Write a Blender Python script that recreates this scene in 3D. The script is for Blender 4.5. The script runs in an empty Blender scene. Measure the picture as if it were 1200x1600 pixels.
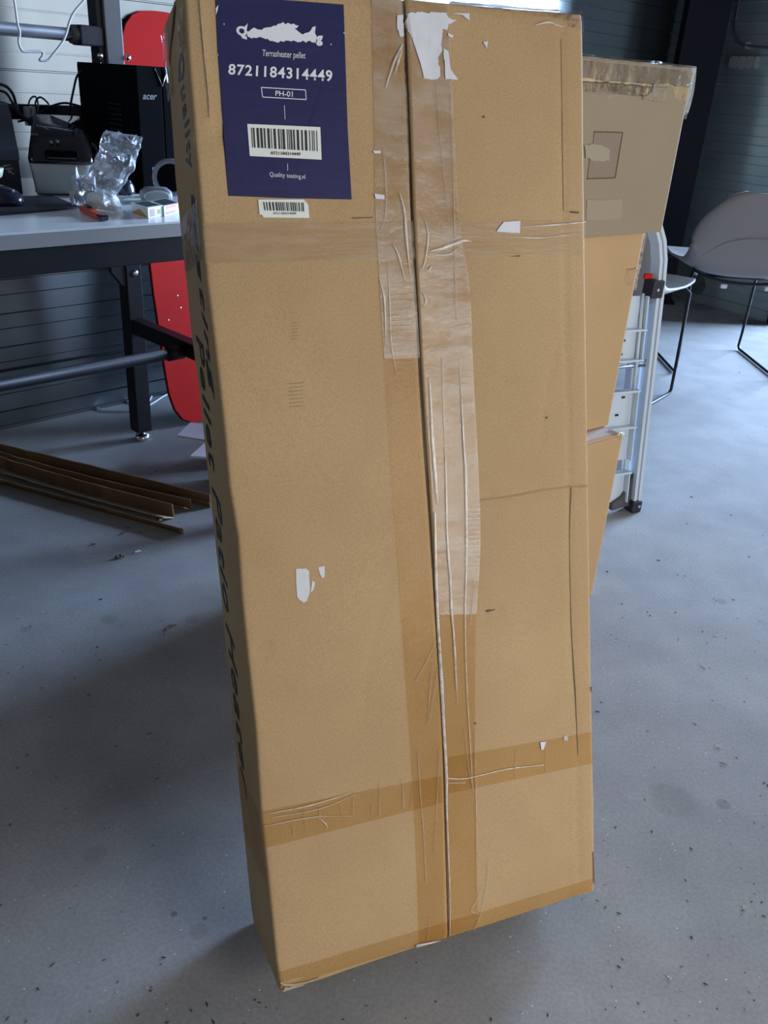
import bpy, bmesh, math, random
import numpy as np
from mathutils import Vector, Matrix, noise
random.seed(7)
scene = bpy.context.scene
COL = scene.collection

# ------------------------------------------------------------------ camera, light, exposure
H = 1.03                       # height of the camera above the floor
FPX = 1330.0                   # focal length in pixels of a 1200 x 1600 frame
pt, rl = math.radians(26.65), math.radians(3.68)
FW = Vector((0, math.cos(pt), -math.sin(pt)))
r0 = Vector((1, 0, 0)); u0 = r0.cross(FW)
CX = math.cos(rl)*r0 + math.sin(rl)*u0
CU = -math.sin(rl)*r0 + math.cos(rl)*u0
CAM = Vector((0, 0, H))
cd = bpy.data.cameras.new('camera'); cam = bpy.data.objects.new('camera', cd); COL.objects.link(cam)
m = Matrix.Identity(4)
for i in range(3):
    m[i][0], m[i][1], m[i][2], m[i][3] = CX[i], CU[i], -FW[i], CAM[i]
cam.matrix_world = m
cd.sensor_fit = 'VERTICAL'; cd.sensor_height = 24; cd.lens = 24*FPX/1600
cd.clip_start = .02; cd.clip_end = 200
scene.camera = cam

scene.view_settings.view_transform = 'Standard'; scene.view_settings.look = 'None'
scene.view_settings.gamma = 1; scene.view_settings.use_curve_mapping = False
scene.view_settings.exposure = 0.0

W = bpy.data.worlds.new('world'); scene.world = W; W.use_nodes = True
bg = W.node_tree.nodes['Background']; bg.inputs[0].default_value = (.70, .80, 1, 1); bg.inputs[1].default_value = .09

def area(name, loc, target, sx, sy, power, color):
    d = bpy.data.lights.new(name, 'AREA'); d.shape = 'RECTANGLE'; d.size = sx; d.size_y = sy
    d.energy = power; d.color = color
    o = bpy.data.objects.new(name, d); COL.objects.link(o); o.location = loc
    o.rotation_euler = (Vector(target)-Vector(loc)).to_track_quat('-Z', 'Y').to_euler()
    return o
# daylight comes through two openings of the right wall; front and left fills are added
def wall_right_point(t, z): return (1.59+.54*t, 5.49-.842*t, z)
def inward(t, z): p = wall_right_point(t, z); return (p[0]-.842, p[1]-.54, z-.12)
def outside(t, z, d): p = wall_right_point(t, z); return (p[0]+.842*d, p[1]+.54*d, z)
area('door_daylight', outside(1.45, 2.0, 3.6), inward(1.45, 1.7), 3.0, 3.4, 2100, (.48, .68, 1))
area('bay_daylight', wall_right_point(5.6, 1.5), inward(5.6, 1.5), 3.2, 2.7, 62, (.90, .95, 1))
area('front_fill', (1.75, -.5, .86), (.15, .95, .58), 1.2, 1.0, 37, (1, .965, .91))  # added fill lamp inside the room, brightens the carton front; not a window
area('left_fill', (-3.5, -.5, 2.4), (-.3, 1.2, .6), 1.6, 1.2, 13, (.85, .92, 1))  # added weak fill, no known window; lifts the carton's left side

# ------------------------------------------------------------------ helpers: rays
def ray(x, y):
    return CX*((x-600)/FPX) - CU*((y-800)/FPX) + FW
def onz(x, y, z=0.0):
    d = ray(x, y); return CAM + d*((z-H)/d.z)
def onpl(x, y, P, n):
    d = ray(x, y); return CAM + d*((P-CAM).dot(n)/d.dot(n))

# ------------------------------------------------------------------ helpers: materials
def mat(name, col, rough=.6, metal=0, nscale=0, ncol=None, nfac=.5, bump=0, bscale=None, stretch=None, spec=.5, detail=6, coat=0):
    m = bpy.data.materials.new(name); m.use_nodes = True
    nt = m.node_tree; b = nt.nodes['Principled BSDF']
    b.inputs['Base Color'].default_value = (*col, 1); b.inputs['Roughness'].default_value = rough
    b.inputs['Metallic'].default_value = metal; b.inputs['Specular IOR Level'].default_value = spec
    if coat: b.inputs['Coat Weight'].default_value = coat; b.inputs['Coat Roughness'].default_value = .1
    tc = nt.nodes.new('ShaderNodeTexCoord'); mp = nt.nodes.new('ShaderNodeMapping')
    nt.links.new(tc.outputs['Object'], mp.inputs['Vector'])
    if stretch: mp.inputs['Scale'].default_value = stretch
    if ncol is not None:
        n = nt.nodes.new('ShaderNodeTexNoise'); n.inputs['Scale'].default_value = nscale; n.inputs['Detail'].default_value = detail
        r = nt.nodes.new('ShaderNodeValToRGB'); r.color_ramp.elements[0].color = (*col, 1); r.color_ramp.elements[1].color = (*ncol, 1)
        r.color_ramp.elements[0].position = .5-nfac*.5; r.color_ramp.elements[1].position = .5+nfac*.5
        nt.links.new(mp.outputs[0], n.inputs['Vector']); nt.links.new(n.outputs['Fac'], r.inputs[0]); nt.links.new(r.outputs[0], b.inputs['Base Color'])
    if bump:
        n2 = nt.nodes.new('ShaderNodeTexNoise'); n2.inputs['Scale'].default_value = bscale or nscale; n2.inputs['Detail'].default_value = 5
        bp = nt.nodes.new('ShaderNodeBump'); bp.inputs['Strength'].default_value = bump; bp.inputs['Distance'].default_value = .002
        nt.links.new(mp.outputs[0], n2.inputs['Vector']); nt.links.new(n2.outputs['Fac'], bp.inputs['Height']); nt.links.new(bp.outputs[0], b.inputs['Normal'])
    return m

def cardboard(name, c1, c2, wave=True):
    m = bpy.data.materials.new(name); m.use_nodes = True
    nt = m.node_tree; L = nt.links; b = nt.nodes['Principled BSDF']; b.inputs['Roughness'].default_value = .72
    b.inputs['Specular IOR Level'].default_value = .25
    tc = nt.nodes.new('ShaderNodeTexCoord')
    n = nt.nodes.new('ShaderNodeTexNoise'); n.inputs['Scale'].default_value = 5; n.inputs['Detail'].default_value = 3
    n2 = nt.nodes.new('ShaderNodeTexNoise'); n2.inputs['Scale'].default_value = 420; n2.inputs['Detail'].default_value = 3
    L.new(tc.outputs['Object'], n.inputs['Vector']); L.new(tc.outputs['Object'], n2.inputs['Vector'])
    r = nt.nodes.new('ShaderNodeValToRGB'); r.color_ramp.elements[0].position = .3; r.color_ramp.elements[1].position = .7
    r.color_ramp.elements[0].color = (*c1, 1); r.color_ramp.elements[1].color = (*c2, 1)
    L.new(n.outputs['Fac'], r.inputs[0])
    r2 = nt.nodes.new('ShaderNodeValToRGB'); r2.color_ramp.elements[0].position = .3; r2.color_ramp.elements[1].position = .72
    r2.color_ramp.elements[0].color = (.88, .87, .86, 1); r2.color_ramp.elements[1].color = (1.07, 1.07, 1.07, 1)
    L.new(n2.outputs['Fac'], r2.inputs[0])
    mx = nt.nodes.new('ShaderNodeMix'); mx.data_type = 'RGBA'; mx.blend_type = 'MULTIPLY'; mx.inputs['Factor'].default_value = 1
    L.new(r.outputs[0], mx.inputs[6]); L.new(r2.outputs[0], mx.inputs[7]); L.new(mx.outputs[2], b.inputs['Base Color'])
    bp = nt.nodes.new('ShaderNodeBump'); bp.inputs['Strength'].default_value = .08; bp.inputs['Distance'].default_value = .0003
    if wave:
        w = nt.nodes.new('ShaderNodeTexWave'); w.bands_direction = 'Z'; w.inputs['Scale'].default_value = 38; w.inputs['Distortion'].default_value = .6
        L.new(tc.outputs['Object'], w.inputs['Vector'])
        ad = nt.nodes.new('ShaderNodeMath'); ad.operation = 'ADD'; L.new(w.outputs['Fac'], ad.inputs[0]); L.new(n2.outputs['Fac'], ad.inputs[1]); L.new(ad.outputs[0], bp.inputs['Height'])
    else: L.new(n2.outputs['Fac'], bp.inputs['Height'])
    L.new(bp.outputs[0], b.inputs['Normal'])
    return m

def film(name, tint, haze, hazecol, rough=.12, nscale=14, gloss=.5, lo=.45, hi=.7, stretch=(1, 1, 1), bump=.4):
    """clear packing tape or plastic film: tinted transparency, a gloss coat and a milky part where it has lifted"""
    m = bpy.data.materials.new(name); m.use_nodes = True; nt = m.node_tree; L = nt.links
    for n in list(nt.nodes): nt.nodes.remove(n)
    out = nt.nodes.new('ShaderNodeOutputMaterial')
    tr = nt.nodes.new('ShaderNodeBsdfTransparent'); tr.inputs[0].default_value = (*tint, 1)
    df = nt.nodes.new('ShaderNodeBsdfDiffuse'); df.inputs[0].default_value = (*hazecol, 1)
    gl = nt.nodes.new('ShaderNodeBsdfGlossy'); gl.inputs['Roughness'].default_value = rough
    tc = nt.nodes.new('ShaderNodeTexCoord'); mp = nt.nodes.new('ShaderNodeMapping'); mp.inputs['Scale'].default_value = stretch
    ns = nt.nodes.new('ShaderNodeTexNoise'); ns.inputs['Scale'].default_value = nscale; ns.inputs['Detail'].default_value = 7; ns.inputs['Roughness'].default_value = .65
    L.new(tc.outputs['Object'], mp.inputs[0]); L.new(mp.outputs[0], ns.inputs['Vector'])
    mr = nt.nodes.new('ShaderNodeMapRange'); mr.inputs[1].default_value = lo; mr.inputs[2].default_value = hi; mr.inputs[4].default_value = haze; mr.clamp = True
    L.new(ns.outputs['Fac'], mr.inputs[0])
    m1 = nt.nodes.new('ShaderNodeMixShader'); L.new(mr.outputs[0], m1.inputs[0]); L.new(tr.outputs[0], m1.inputs[1]); L.new(df.outputs[0], m1.inputs[2])
    lw = nt.nodes.new('ShaderNodeFresnel'); lw.inputs[0].default_value = 1.45
    mu = nt.nodes.new('ShaderNodeMath'); mu.operation = 'MULTIPLY'; mu.inputs[1].default_value = gloss*2; mu.use_clamp = True; L.new(lw.outputs[0], mu.inputs[0])
    bp = nt.nodes.new('ShaderNodeBump'); bp.inputs['Strength'].default_value = bump; bp.inputs['Distance'].default_value = .004
    L.new(ns.outputs['Fac'], bp.inputs['Height']); L.new(bp.outputs[0], gl.inputs['Normal']); L.new(bp.outputs[0], lw.inputs['Normal'])
    m2 = nt.nodes.new('ShaderNodeMixShader'); L.new(mu.outputs[0], m2.inputs[0]); L.new(m1.outputs[0], m2.inputs[1]); L.new(gl.outputs[0], m2.inputs[2])
    L.new(m2.outputs[0], out.inputs[0])
    return m

M = {}
M['card'] = cardboard('kraft_cardboard', (.42, .285, .150), (.49, .34, .185))
M['card2'] = cardboard('pale_cardboard', (.31, .25, .175), (.34, .275, .195))
M['card3'] = cardboard('tan_cardboard', (.50, .335, .175), (.55, .37, .20))
M['carddark'] = cardboard('old_cardboard', (.13, .075, .04), (.19, .115, .06), False)
M['cardin'] = mat('cardboard_inside', (.16, .11, .065), .85, nscale=30, ncol=(.22, .15, .09))
M['cardedge'] = mat('cardboard_cut_edge', (.50, .42, .31), .8, nscale=150, ncol=(.36, .27, .17))
M['tape'] = film('packing_tape', (.94, .88, .76), .05, (.75, .68, .58), .16, 20, .10, .5, .8)
M['tapehaze'] = film('lifted_packing_tape', (.965, .93, .87), .40, (.82, .76, .68), .14, 16, .42, .35, .75, stretch=(1, 1, 2.2), bump=.8)
M['tapeband'] = film('worn_packing_tape', (.96, .925, .86), .34, (.74, .66, .50), .2, 30, .25, .3, .8, stretch=(.4, 1, 3))
M['brown_tape'] = film('brown_tape', (.82, .70, .50), .06, (.5, .42, .32), .15, 20, .4)
M['wrinkle'] = film('tape_wrinkle', (.97, .95, .93), .62, (.88, .85, .82), .12, 60, .8, .2, .6)
M['wrap'] = film('stretch_wrap', (.97, .97, .97), .12, (.8, .82, .88), .1, 30, .45, .5, .75, bump=.8)
M['bag'] = film('clear_plastic_bag', (.96, .97, .99), .62, (.86, .9, 1), .08, 30, .55, .35, .7, bump=1)
M['purple'] = mat('purple_label', (.020, .022, .088), .5, spec=.25, nscale=9, ncol=(.025, .026, .10), bump=.12, bscale=25, stretch=(1, 1, 5))
M['ink_white'] = mat('white_print', (.72, .76, .84), .6)
M['paper'] = mat('label_paper', (.74, .79, .76), .5)
M['torn'] = mat('torn_label_paper', (.60, .62, .68), .7, nscale=45, ncol=(.70, .72, .79), bump=.2)
M['ink'] = mat('black_print', (.018, .018, .022), .6)
M['ink_side'] = mat('marker_ink', (.018, .019, .026), .5)
M['ink_blue'] = mat('faded_ink', (.095, .10, .14), .5)
M['scrape'] = mat('white_scratch', (.70, .67, .62), .7)
M['stain'] = mat('dark_mark', (.12, .075, .04), .8)  # dark brown for marks; also paints the shade in the top fold
M['black'] = mat('black_powder_coat', (.006, .006, .010), .5, spec=.3, nscale=60, ncol=(.008, .008, .013))
M['grey_steel'] = mat('dark_grey_steel', (.075, .072, .085), .45, nscale=60, ncol=(.085, .082, .095))
M['navy'] = mat('dark_column_paint', (.005, .007, .013), .7, spec=.25, nscale=4, ncol=(.007, .009, .016))
M['chrome'] = mat('zinc_bolt', (.75, .76, .78), .2, 1)
M['top'] = mat('white_desktop', (.84, .85, .88), .25, nscale=3, ncol=(.87, .88, .91), spec=.9)
M['edge'] = mat('desktop_edge', (.34, .335, .34), .6)
M['red'] = mat('red_gloss', (.58, .008, .006), .55, nscale=3, ncol=(.50, .007, .005), spec=.15)
M['pcblack'] = mat('pc_black', (.004, .0045, .006), .7, spec=.03)
M['gloss'] = mat('glossy_black', (.010, .009, .011), .12, coat=.6)
M['dgrey'] = mat('printer_grey', (.060, .068, .095), .45)
M['dblack'] = mat('printer_black', (.016, .018, .026), .5)
M['white'] = mat('white_plastic', (.50, .55, .54), .45)
M['cream'] = mat('cream_plastic', (.60, .63, .48), .5, nscale=60, ncol=(.68, .68, .52))
M['padmat'] = mat('mouse_pad', (.022, .022, .036), .7, nscale=300, ncol=(.028, .028, .045))
M['mouse'] = mat('dark_mouse', (.018, .024, .045), .22, coat=.5)
M['cable'] = mat('black_cable', (.010, .010, .015), .4)
M['wcable'] = mat('white_cable', (.62, .65, .70), .5)
M['bcable'] = mat('blue_grey_cable', (.14, .20, .36), .35)
M['orange'] = mat('orange_plastic', (.70, .085, .03), .4)
M['grey'] = mat('mid_grey_plastic', (.24, .25, .27), .4)
M['gold'] = mat('gold_print', (.42, .29, .08), .5)
M['pink'] = mat('pink_print', (.55, .33, .33), .6)
M['bluesticker'] = mat('blue_sticker', (.05, .20, .42), .5)
M['metalw'] = mat('white_ladder_paint', (.56, .65, .76), .35, nscale=5, ncol=(.60, .69, .80))
M['shell'] = mat('chair_shell', (.235, .215, .21), .55, nscale=5, ncol=(.25, .23, .225))
M['boxcream'] = mat('switch_box_plastic', (.30, .31, .29), .6, nscale=60, ncol=(.22, .24, .23))
M['board'] = mat('white_board', (.66, .67, .74), .5)
M['wood'] = mat('pale_liner', (.40, .30, .22), .7, nscale=30, ncol=(.33, .24, .17), stretch=(1, 1, 1))

# galvanised siding
def siding(name, c1, c2, rough, metal):
    m = bpy.data.materials.new(name); m.use_nodes = True; nt = m.node_tree; L = nt.links; b = nt.nodes['Principled BSDF']
    b.inputs['Metallic'].default_value = metal
    tc = nt.nodes.new('ShaderNodeTexCoord'); mp = nt.nodes.new('ShaderNodeMapping'); mp.inputs['Scale'].default_value = (1.1, 1.1, .03)
    g = nt.nodes.new('ShaderNodeNewGeometry')
    L.new(g.outputs['Position'], mp.inputs[0])
    n = nt.nodes.new('ShaderNodeTexNoise'); n.inputs['Scale'].default_value = 2.6; n.inputs['Detail'].default_value = 2
    L.new(mp.outputs[0], n.inputs['Vector'])
    n2 = nt.nodes.new('ShaderNodeTexNoise'); n2.inputs['Scale'].default_value = 5; n2.inputs['Detail'].default_value = 6; L.new(g.outputs['Position'], n2.inputs['Vector'])
    r = nt.nodes.new('ShaderNodeValToRGB'); r.color_ramp.elements[0].color = (*c1, 1); r.color_ramp.elements[1].color = (*c2, 1)
    r.color_ramp.elements[0].position = .35; r.color_ramp.elements[1].position = .65; L.new(n2.outputs['Fac'], r.inputs[0]); L.new(r.outputs[0], b.inputs['Base Color'])
    mr = nt.nodes.new('ShaderNodeMapRange'); mr.inputs[3].default_value = rough-.03; mr.inputs[4].default_value = rough+.04
    L.new(n2.outputs['Fac'], mr.inputs[0]); L.new(mr.outputs[0], b.inputs['Roughness'])
    bp = nt.nodes.new('ShaderNodeBump'); bp.inputs['Strength'].default_value = .4; bp.inputs['Distance'].default_value = .03
    L.new(n.outputs['Fac'], bp.inputs['Height']); L.new(bp.outputs[0], b.inputs['Normal'])
    return m
M['siding'] = siding('galvanised_siding', (.27, .305, .33), (.31, .345, .37), .25, .95)
M['siding2'] = siding('galvanised_siding_dull', (.50, .62, .64), (.58, .70, .72), .45, .85)

def floor_mat():
    m = bpy.data.materials.new('concrete'); m.use_nodes = True; nt = m.node_tree; L = nt.links; b = nt.nodes['Principled BSDF']; b.inputs['Specular IOR Level'].default_value = .18
    g = nt.nodes.new('ShaderNodeNewGeometry')
    def N(s, d): 
        n = nt.nodes.new('ShaderNodeTexNoise'); n.inputs['Scale'].default_value = s; n.inputs['Detail'].default_value = d; L.new(g.outputs['Position'], n.inputs['Vector']); return n
    def ramp(src, p0, c0, p1, c1):
        r = nt.nodes.new('ShaderNodeValToRGB'); e = r.color_ramp.elements; e[0].position = p0; e[0].color = (*c0, 1); e[1].position = p1; e[1].color = (*c1, 1); L.new(src, r.inputs[0]); return r.outputs[0]
    def mix(a, c, fac, mode='MULTIPLY'):
        x = nt.nodes.new('ShaderNodeMix'); x.data_type = 'RGBA'; x.blend_type = mode
        if isinstance(fac, float): x.inputs['Factor'].default_value = fac
        else: L.new(fac, x.inputs['Factor'])
        L.new(a, x.inputs[6])
        if isinstance(c, tuple): x.inputs[7].default_value = (*c, 1)
        else: L.new(c, x.inputs[7])
        return x.outputs[2]
    col = ramp(N(1.6, 7).outputs['Fac'], .3, (.26, .262, .27), .7, (.345, .345, .35))
    col = mix(col, ramp(N(9, 8).outputs['Fac'], .35, (.90, .90, .91), .65, (1.05, 1.05, 1.05)), 1.0)
    col = mix(col, ramp(N(180, 3).outputs['Fac'], .35, (.90, .90, .90), .65, (1.06, 1.06, 1.06)), 1.0)
    for s, th, c, f in ((110, .13, (.62, .66, .72), .8), (75, .09, (.05, .045, .04), .85)):
        v = nt.nodes.new('ShaderNodeTexVoronoi'); v.inputs['Scale'].default_value = s; L.new(g.outputs['Position'], v.inputs['Vector'])
        sel = nt.nodes.new('ShaderNodeMath'); sel.operation = 'LESS_THAN'; sel.inputs[1].default_value = th; L.new(v.outputs['Distance'], sel.inputs[0])
        sp = nt.nodes.new('ShaderNodeSeparateColor'); L.new(v.outputs['Color'], sp.inputs[0])
        s2 = nt.nodes.new('ShaderNodeMath'); s2.operation = 'LESS_THAN'; s2.inputs[1].default_value = .07; L.new(sp.outputs[0], s2.inputs[0])
        mm = nt.nodes.new('ShaderNodeMath'); mm.operation = 'MULTIPLY'; L.new(sel.outputs[0], mm.inputs[0]); L.new(s2.outputs[0], mm.inputs[1])
        m3 = nt.nodes.new('ShaderNodeMath'); m3.operation = 'MULTIPLY'; m3.inputs[1].default_value = f; L.new(mm.outputs[0], m3.inputs[0])
        col = mix(col, c, m3.outputs[0], 'MIX')
    # old spills and drips on the slab
    nz = N(26, 4)
    for (x, y, r, k, dens) in ((1052, 1250, .042, .03, .22), (1130, 1257, .013, .006, .42), (1128, 940, .013, .008, .35), (1180, 505, .09, .12, .8), (1092, 480, .10, .14, .5),
                               (300, 968, .018, .01, .3), (40, 983, .012, .008, .3), (170, 968, .02, .012, .25), (320, 1435, .004, .002, .7), (272, 1428, .005, .002, .7), (310, 1455, .014, .008, .25), (150, 1335, .02, .02, .2)):
        P = onz(x, y)
        ds = nt.nodes.new('ShaderNodeVectorMath'); ds.operation = 'DISTANCE'; L.new(g.outputs['Position'], ds.inputs[0]); ds.inputs[1].default_value = P
        ad = nt.nodes.new('ShaderNodeMath'); ad.operation = 'MULTIPLY_ADD'; L.new(nz.outputs['Fac'], ad.inputs[0]); ad.inputs[1].default_value = k; L.new(ds.outputs['Value'], ad.inputs[2])
        mr = nt.nodes.new('ShaderNodeMapRange'); mr.inputs[1].default_value = r+k*.5; mr.inputs[2].default_value = r*.75+k*.5; mr.inputs[3].default_value = 0; mr.inputs[4].default_value = dens; L.new(ad.outputs[0], mr.inputs[0])
        col = mix(col, (.13, .115, .10), mr.outputs[0], 'MIX')
    L.new(col, b.inputs['Base Color'])
    L.new(ramp(N(5, 6).outputs['Fac'], .3, (.62,)*3, .7, (.78,)*3), b.inputs['Roughness'])
    bp = nt.nodes.new('ShaderNodeBump'); bp.inputs['Strength'].default_value = .12; bp.inputs['Distance'].default_value = .0012
    L.new(N(300, 3).outputs['Fac'], bp.inputs['Height']); L.new(bp.outputs[0], b.inputs['Normal'])
    return m
M['floor'] = floor_mat()

# ------------------------------------------------------------------ helpers: objects and meshes
def tag(o, label=None, cat=None, group=None, kind=None):
    if label: o['label'] = label
    if cat: o['category'] = cat
    if group: o['group'] = group
    if kind: o['kind'] = kind
    return o
def thing(name, loc, label, cat, group=None, rotz=0, matrix=None):
    o = bpy.data.objects.new(name, None); COL.objects.link(o); o.empty_display_size = .05
    o.location = loc; o.rotation_euler = (0, 0, rotz)
    if matrix is not None: o.matrix_world = matrix
    return tag(o, label, cat, group)
def obj(name, bm, material, parent=None, smooth=False, label=None):
    me = bpy.data.meshes.new(name); bmesh.ops.recalc_face_normals(bm, faces=bm.faces) if smooth != 'raw' else None
    bm.to_mesh(me); bm.free(); me.materials.append(material)
    if smooth is True: me.polygons.foreach_set('use_smooth', [True]*len(me.polygons))
    o = bpy.data.objects.new(name, me); COL.objects.link(o)
    if parent is not None: o.parent = parent
    if label: o['label'] = label
    return o
def share(src, name, parent, loc=(0, 0, 0), rot=(0, 0, 0)):
    o = src.copy(); o.name = name; COL.objects.link(o); o.parent = parent; o.location = loc; o.rotation_euler = rot; return o
def B(): return bmesh.new()
def box(bm, x0, x1, y0, y1, z0, z1, bev=0, mtx=None):
    t = bmesh.new(); bmesh.ops.create_cube(t, size=1)
    for v in t.verts: v.co = Vector((x0+(v.co.x+.5)*(x1-x0), y0+(v.co.y+.5)*(y1-y0), z0+(v.co.z+.5)*(z1-z0)))
    if bev: bmesh.ops.bevel(t, geom=t.edges[:], offset=bev, segments=2, affect='EDGES', profile=.6)
    if mtx is not None: bmesh.ops.transform(t, matrix=mtx, verts=t.verts)
    me = bpy.data.meshes.new('t'); t.to_mesh(me); t.free(); bm.from_mesh(me); bpy.data.meshes.remove(me); return bm
def tube(bm, pts, r, seg=8, closed=False, flat=1):
    pts = [Vector(p) for p in pts]; n = len(pts); rings = []; up = Vector((0, 0, 1))
    t0 = (pts[1]-pts[0]).normalized(); ref = up if abs(t0.dot(up)) < .9 else Vector((1, 0, 0)); nrm = t0.cross(ref).normalized()
    for i in range(n):
        if closed: t = (pts[(i+1) % n]-pts[i-1]).normalized()
        else: t = (pts[min(i+1, n-1)]-pts[max(i-1, 0)]).normalized()
        nrm = (nrm-t*nrm.dot(t)).normalized(); bi = t.cross(nrm)
        rr = r[i] if isinstance(r, (list, tuple)) else r
        rings.append([bm.verts.new(pts[i]+nrm*math.cos(a)*rr+bi*math.sin(a)*rr*flat) for a in [2*math.pi*k/seg for k in range(seg)]])
    for i in range(n if closed else n-1):
        a, b = rings[i], rings[(i+1) % n]
        for k in range(seg): bm.faces.new((a[k], a[(k+1) % seg], b[(k+1) % seg], b[k]))
    if not closed: bm.faces.new(rings[0][::-1]); bm.faces.new(rings[-1])
    return bm
def spline(pts, n=6, closed=False):
    P = [Vector(p) for p in pts]; out = []; N = len(P)
    for i in range(N if closed else N-1):
        g = (lambda k: P[k % N]) if closed else (lambda k: P[max(0, min(N-1, k))])
        a, b, c, d = g(i-1), g(i), g(i+1), g(i+2)
        for k in range(n):
            t = k/n
            out.append(.5*((2*b)+(c-a)*t+(2*a-5*b+4*c-d)*t*t+(3*b-a-3*c+d)*t**3))
    if not closed: out.append(P[-1])
    return out
def lathe(bm, prof, seg=24, axis='Z', mtx=None):
    t = bmesh.new(); rings = []
    for r, z in prof: rings.append([t.verts.new((r*math.cos(2*math.pi*k/seg), r*math.sin(2*math.pi*k/seg), z)) for k in range(seg)])
    for a, b in zip(rings, rings[1:]):
        for k in range(seg): t.faces.new((a[k], a[(k+1) % seg], b[(k+1) % seg], b[k]))
    t.faces.new(rings[0][::-1]); t.faces.new(rings[-1])
    if mtx is not None: bmesh.ops.transform(t, matrix=mtx, verts=t.verts)
    me = bpy.data.meshes.new('t'); t.to_mesh(me); t.free(); bm.from_mesh(me); bpy.data.meshes.remove(me); return bm
def prism(bm, pts, e0, e1, en, O, t0, t1):
    """polygon pts (a,b) in the plane O + a*e0 + b*e1, thickened from t0 to t1 along en"""
    lo = [bm.verts.new(O+e0*a+e1*b+en*t0) for a, b in pts]; hi = [bm.verts.new(O+e0*a+e1*b+en*t1) for a, b in pts]
    n = len(pts); bm.faces.new(hi); bm.faces.new(lo[::-1])
    for i in range(n): bm.faces.new((lo[i], lo[(i+1) % n], hi[(i+1) % n], hi[i]))
    return bm
def text_mesh(s, size, bold=0, shear=0, align='CENTER', space=1):
    c = bpy.data.curves.new('t', 'FONT'); c.body = s; c.size = size; c.offset = bold; c.shear = shear; c.align_x = align; c.space_character = space; c.resolution_u = 3
    o = bpy.data.objects.new('t', c); COL.objects.link(o); dg = bpy.context.evaluated_depsgraph_get(); dg.update()
    me = bpy.data.meshes.new_from_object(o.evaluated_get(dg)); bpy.data.objects.remove(o); bpy.data.curves.remove(c)
    bm = bmesh.new(); bm.from_mesh(me); bpy.data.meshes.remove(me); return bm
def frame_m(O, ex, ey, ez):
    m = Matrix.Identity(4)
    for i in range(3): m[i][0], m[i][1], m[i][2], m[i][3] = ex[i], ey[i], ez[i], O[i]
    return m
UP = Vector((0, 0, 1))

# ------------------------------------------------------------------ the setting
a1 = math.radians(43.6); U1 = Vector((math.sin(a1), math.cos(a1), 0)); N1 = Vector((U1.y, -U1.x, 0)); PW1 = onz(72, 657)
b2 = math.radians(147.3); V2 = Vector((math.sin(b2), math.cos(b2), 0)); N2 = Vector((V2.y, -V2.x, 0)); PW2 = onz(1122, 481.7)
bm = B(); box(bm, -6, 8, -5, 9, -.1, 0); fl = tag(obj('floor', bm, M['floor']), kind='structure')
# corner of the two walls
den = U1.x*(-V2.y) - (-V2.x)*U1.y
dx, dy = PW2.x-PW1.x, PW2.y-PW1.y
tc_ = (dx*(-V2.y)+V2.x*dy)/den; CORNER = PW1+U1*tc_
def strip_mesh(length, h):
    """one siding tray: flat sheet with a shallow bead at mid height and a folded lip, front towards -Y"""
    bm = B(); g = .0042
    prof = [(0, .014), (g, .012), (g, 0), (h*.52, 0), (h*.535, -.005), (h*.565, -.005), (h*.58, 0), (h-g*.2, 0), (h, .006)]
    a = [bm.verts.new((0, y, z)) for z, y in prof]; b = [bm.verts.new((length, y, z)) for z, y in prof]
    for i in range(len(prof)-1): bm.faces.new((a[i], b[i], b[i+1], a[i+1]))
    return bm
def wall(name, O, e, nrm, length, rows, period, z0, material):
    ey = -nrm
    root = obj(name, box(B(), 0, length, .008, .08, 0, z0+rows*period), material)
    root.matrix_world = frame_m(O, e, ey, UP); root['kind'] = 'structure'
    first = obj('siding_panel', strip_mesh(length, period), material, root); first.location = (0, 0, z0)
    for k in range(1, rows): share(first, 'siding_panel', root, (0, 0, z0+k*period))
    return root
S0 = -2.6
w1 = wall('wall_left', PW1+U1*S0, U1, N1, (CORNER-PW1).dot(U1)-S0, 33, .0995, .056-.0995, M['siding'])
w2 = wall('wall_right', CORNER, V2, N2, .85, 34, .0937, .053-.0937, M['siding2'])
w3_ = wall('wall_side', CORNER+V2*2.25, V2, N2, 1.6, 34, .0937, .053-.0937, M['siding2'])
fr = obj('door_1', box(box(box(B(), .85, .9, -.02, .08, 0, 2.7), 2.2, 2.25, -.02, .08, 0, 2.7), .85, 2.25, -.02, .08, 2.7, 3.2), M['navy']); fr.matrix_world = frame_m(CORNER, V2, -N2, UP); fr['kind'] = 'structure'
bm = B()
# sill flashing at the foot of the left wall
bm.free(); bm = B(); box(bm, 0, (CORNER-PW1).dot(U1)-S0, -.006, 0, .183, .189)
fs = obj('seam_lip', bm, M['navy'], w1)

# steel column in the corner (H section)
c0, c1, c2 = onz(990, 470), onz(1047, 475), onz(1066, 470)
ex = (c1-c0).normalized(); wd = (c1-c0).length; ey = Vector((-ex.y, ex.x, 0)); dp = .17
col = thing('steel_column', (0, 0, 0), 'tall dark navy steel column standing in the corner between the two sided walls', 'column', matrix=frame_m(c0, ex, ey, UP))
obj('front_flange', box(B(), 0, wd, 0, .014, 0, 3.3, .002), M['navy'], col)
obj('rear_flange', box(B(), 0, wd, dp-.014, dp, 0, 3.3, .002), M['navy'], col)
obj('web', box(B(), wd/2-.006, wd/2+.006, .014, dp-.014, 0, 3.3), M['navy'], col)
obj('base_plate', box(B(), -.01, wd+.02, -.02, dp+.005, 0, .015, .002), M['navy'], col)

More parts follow.
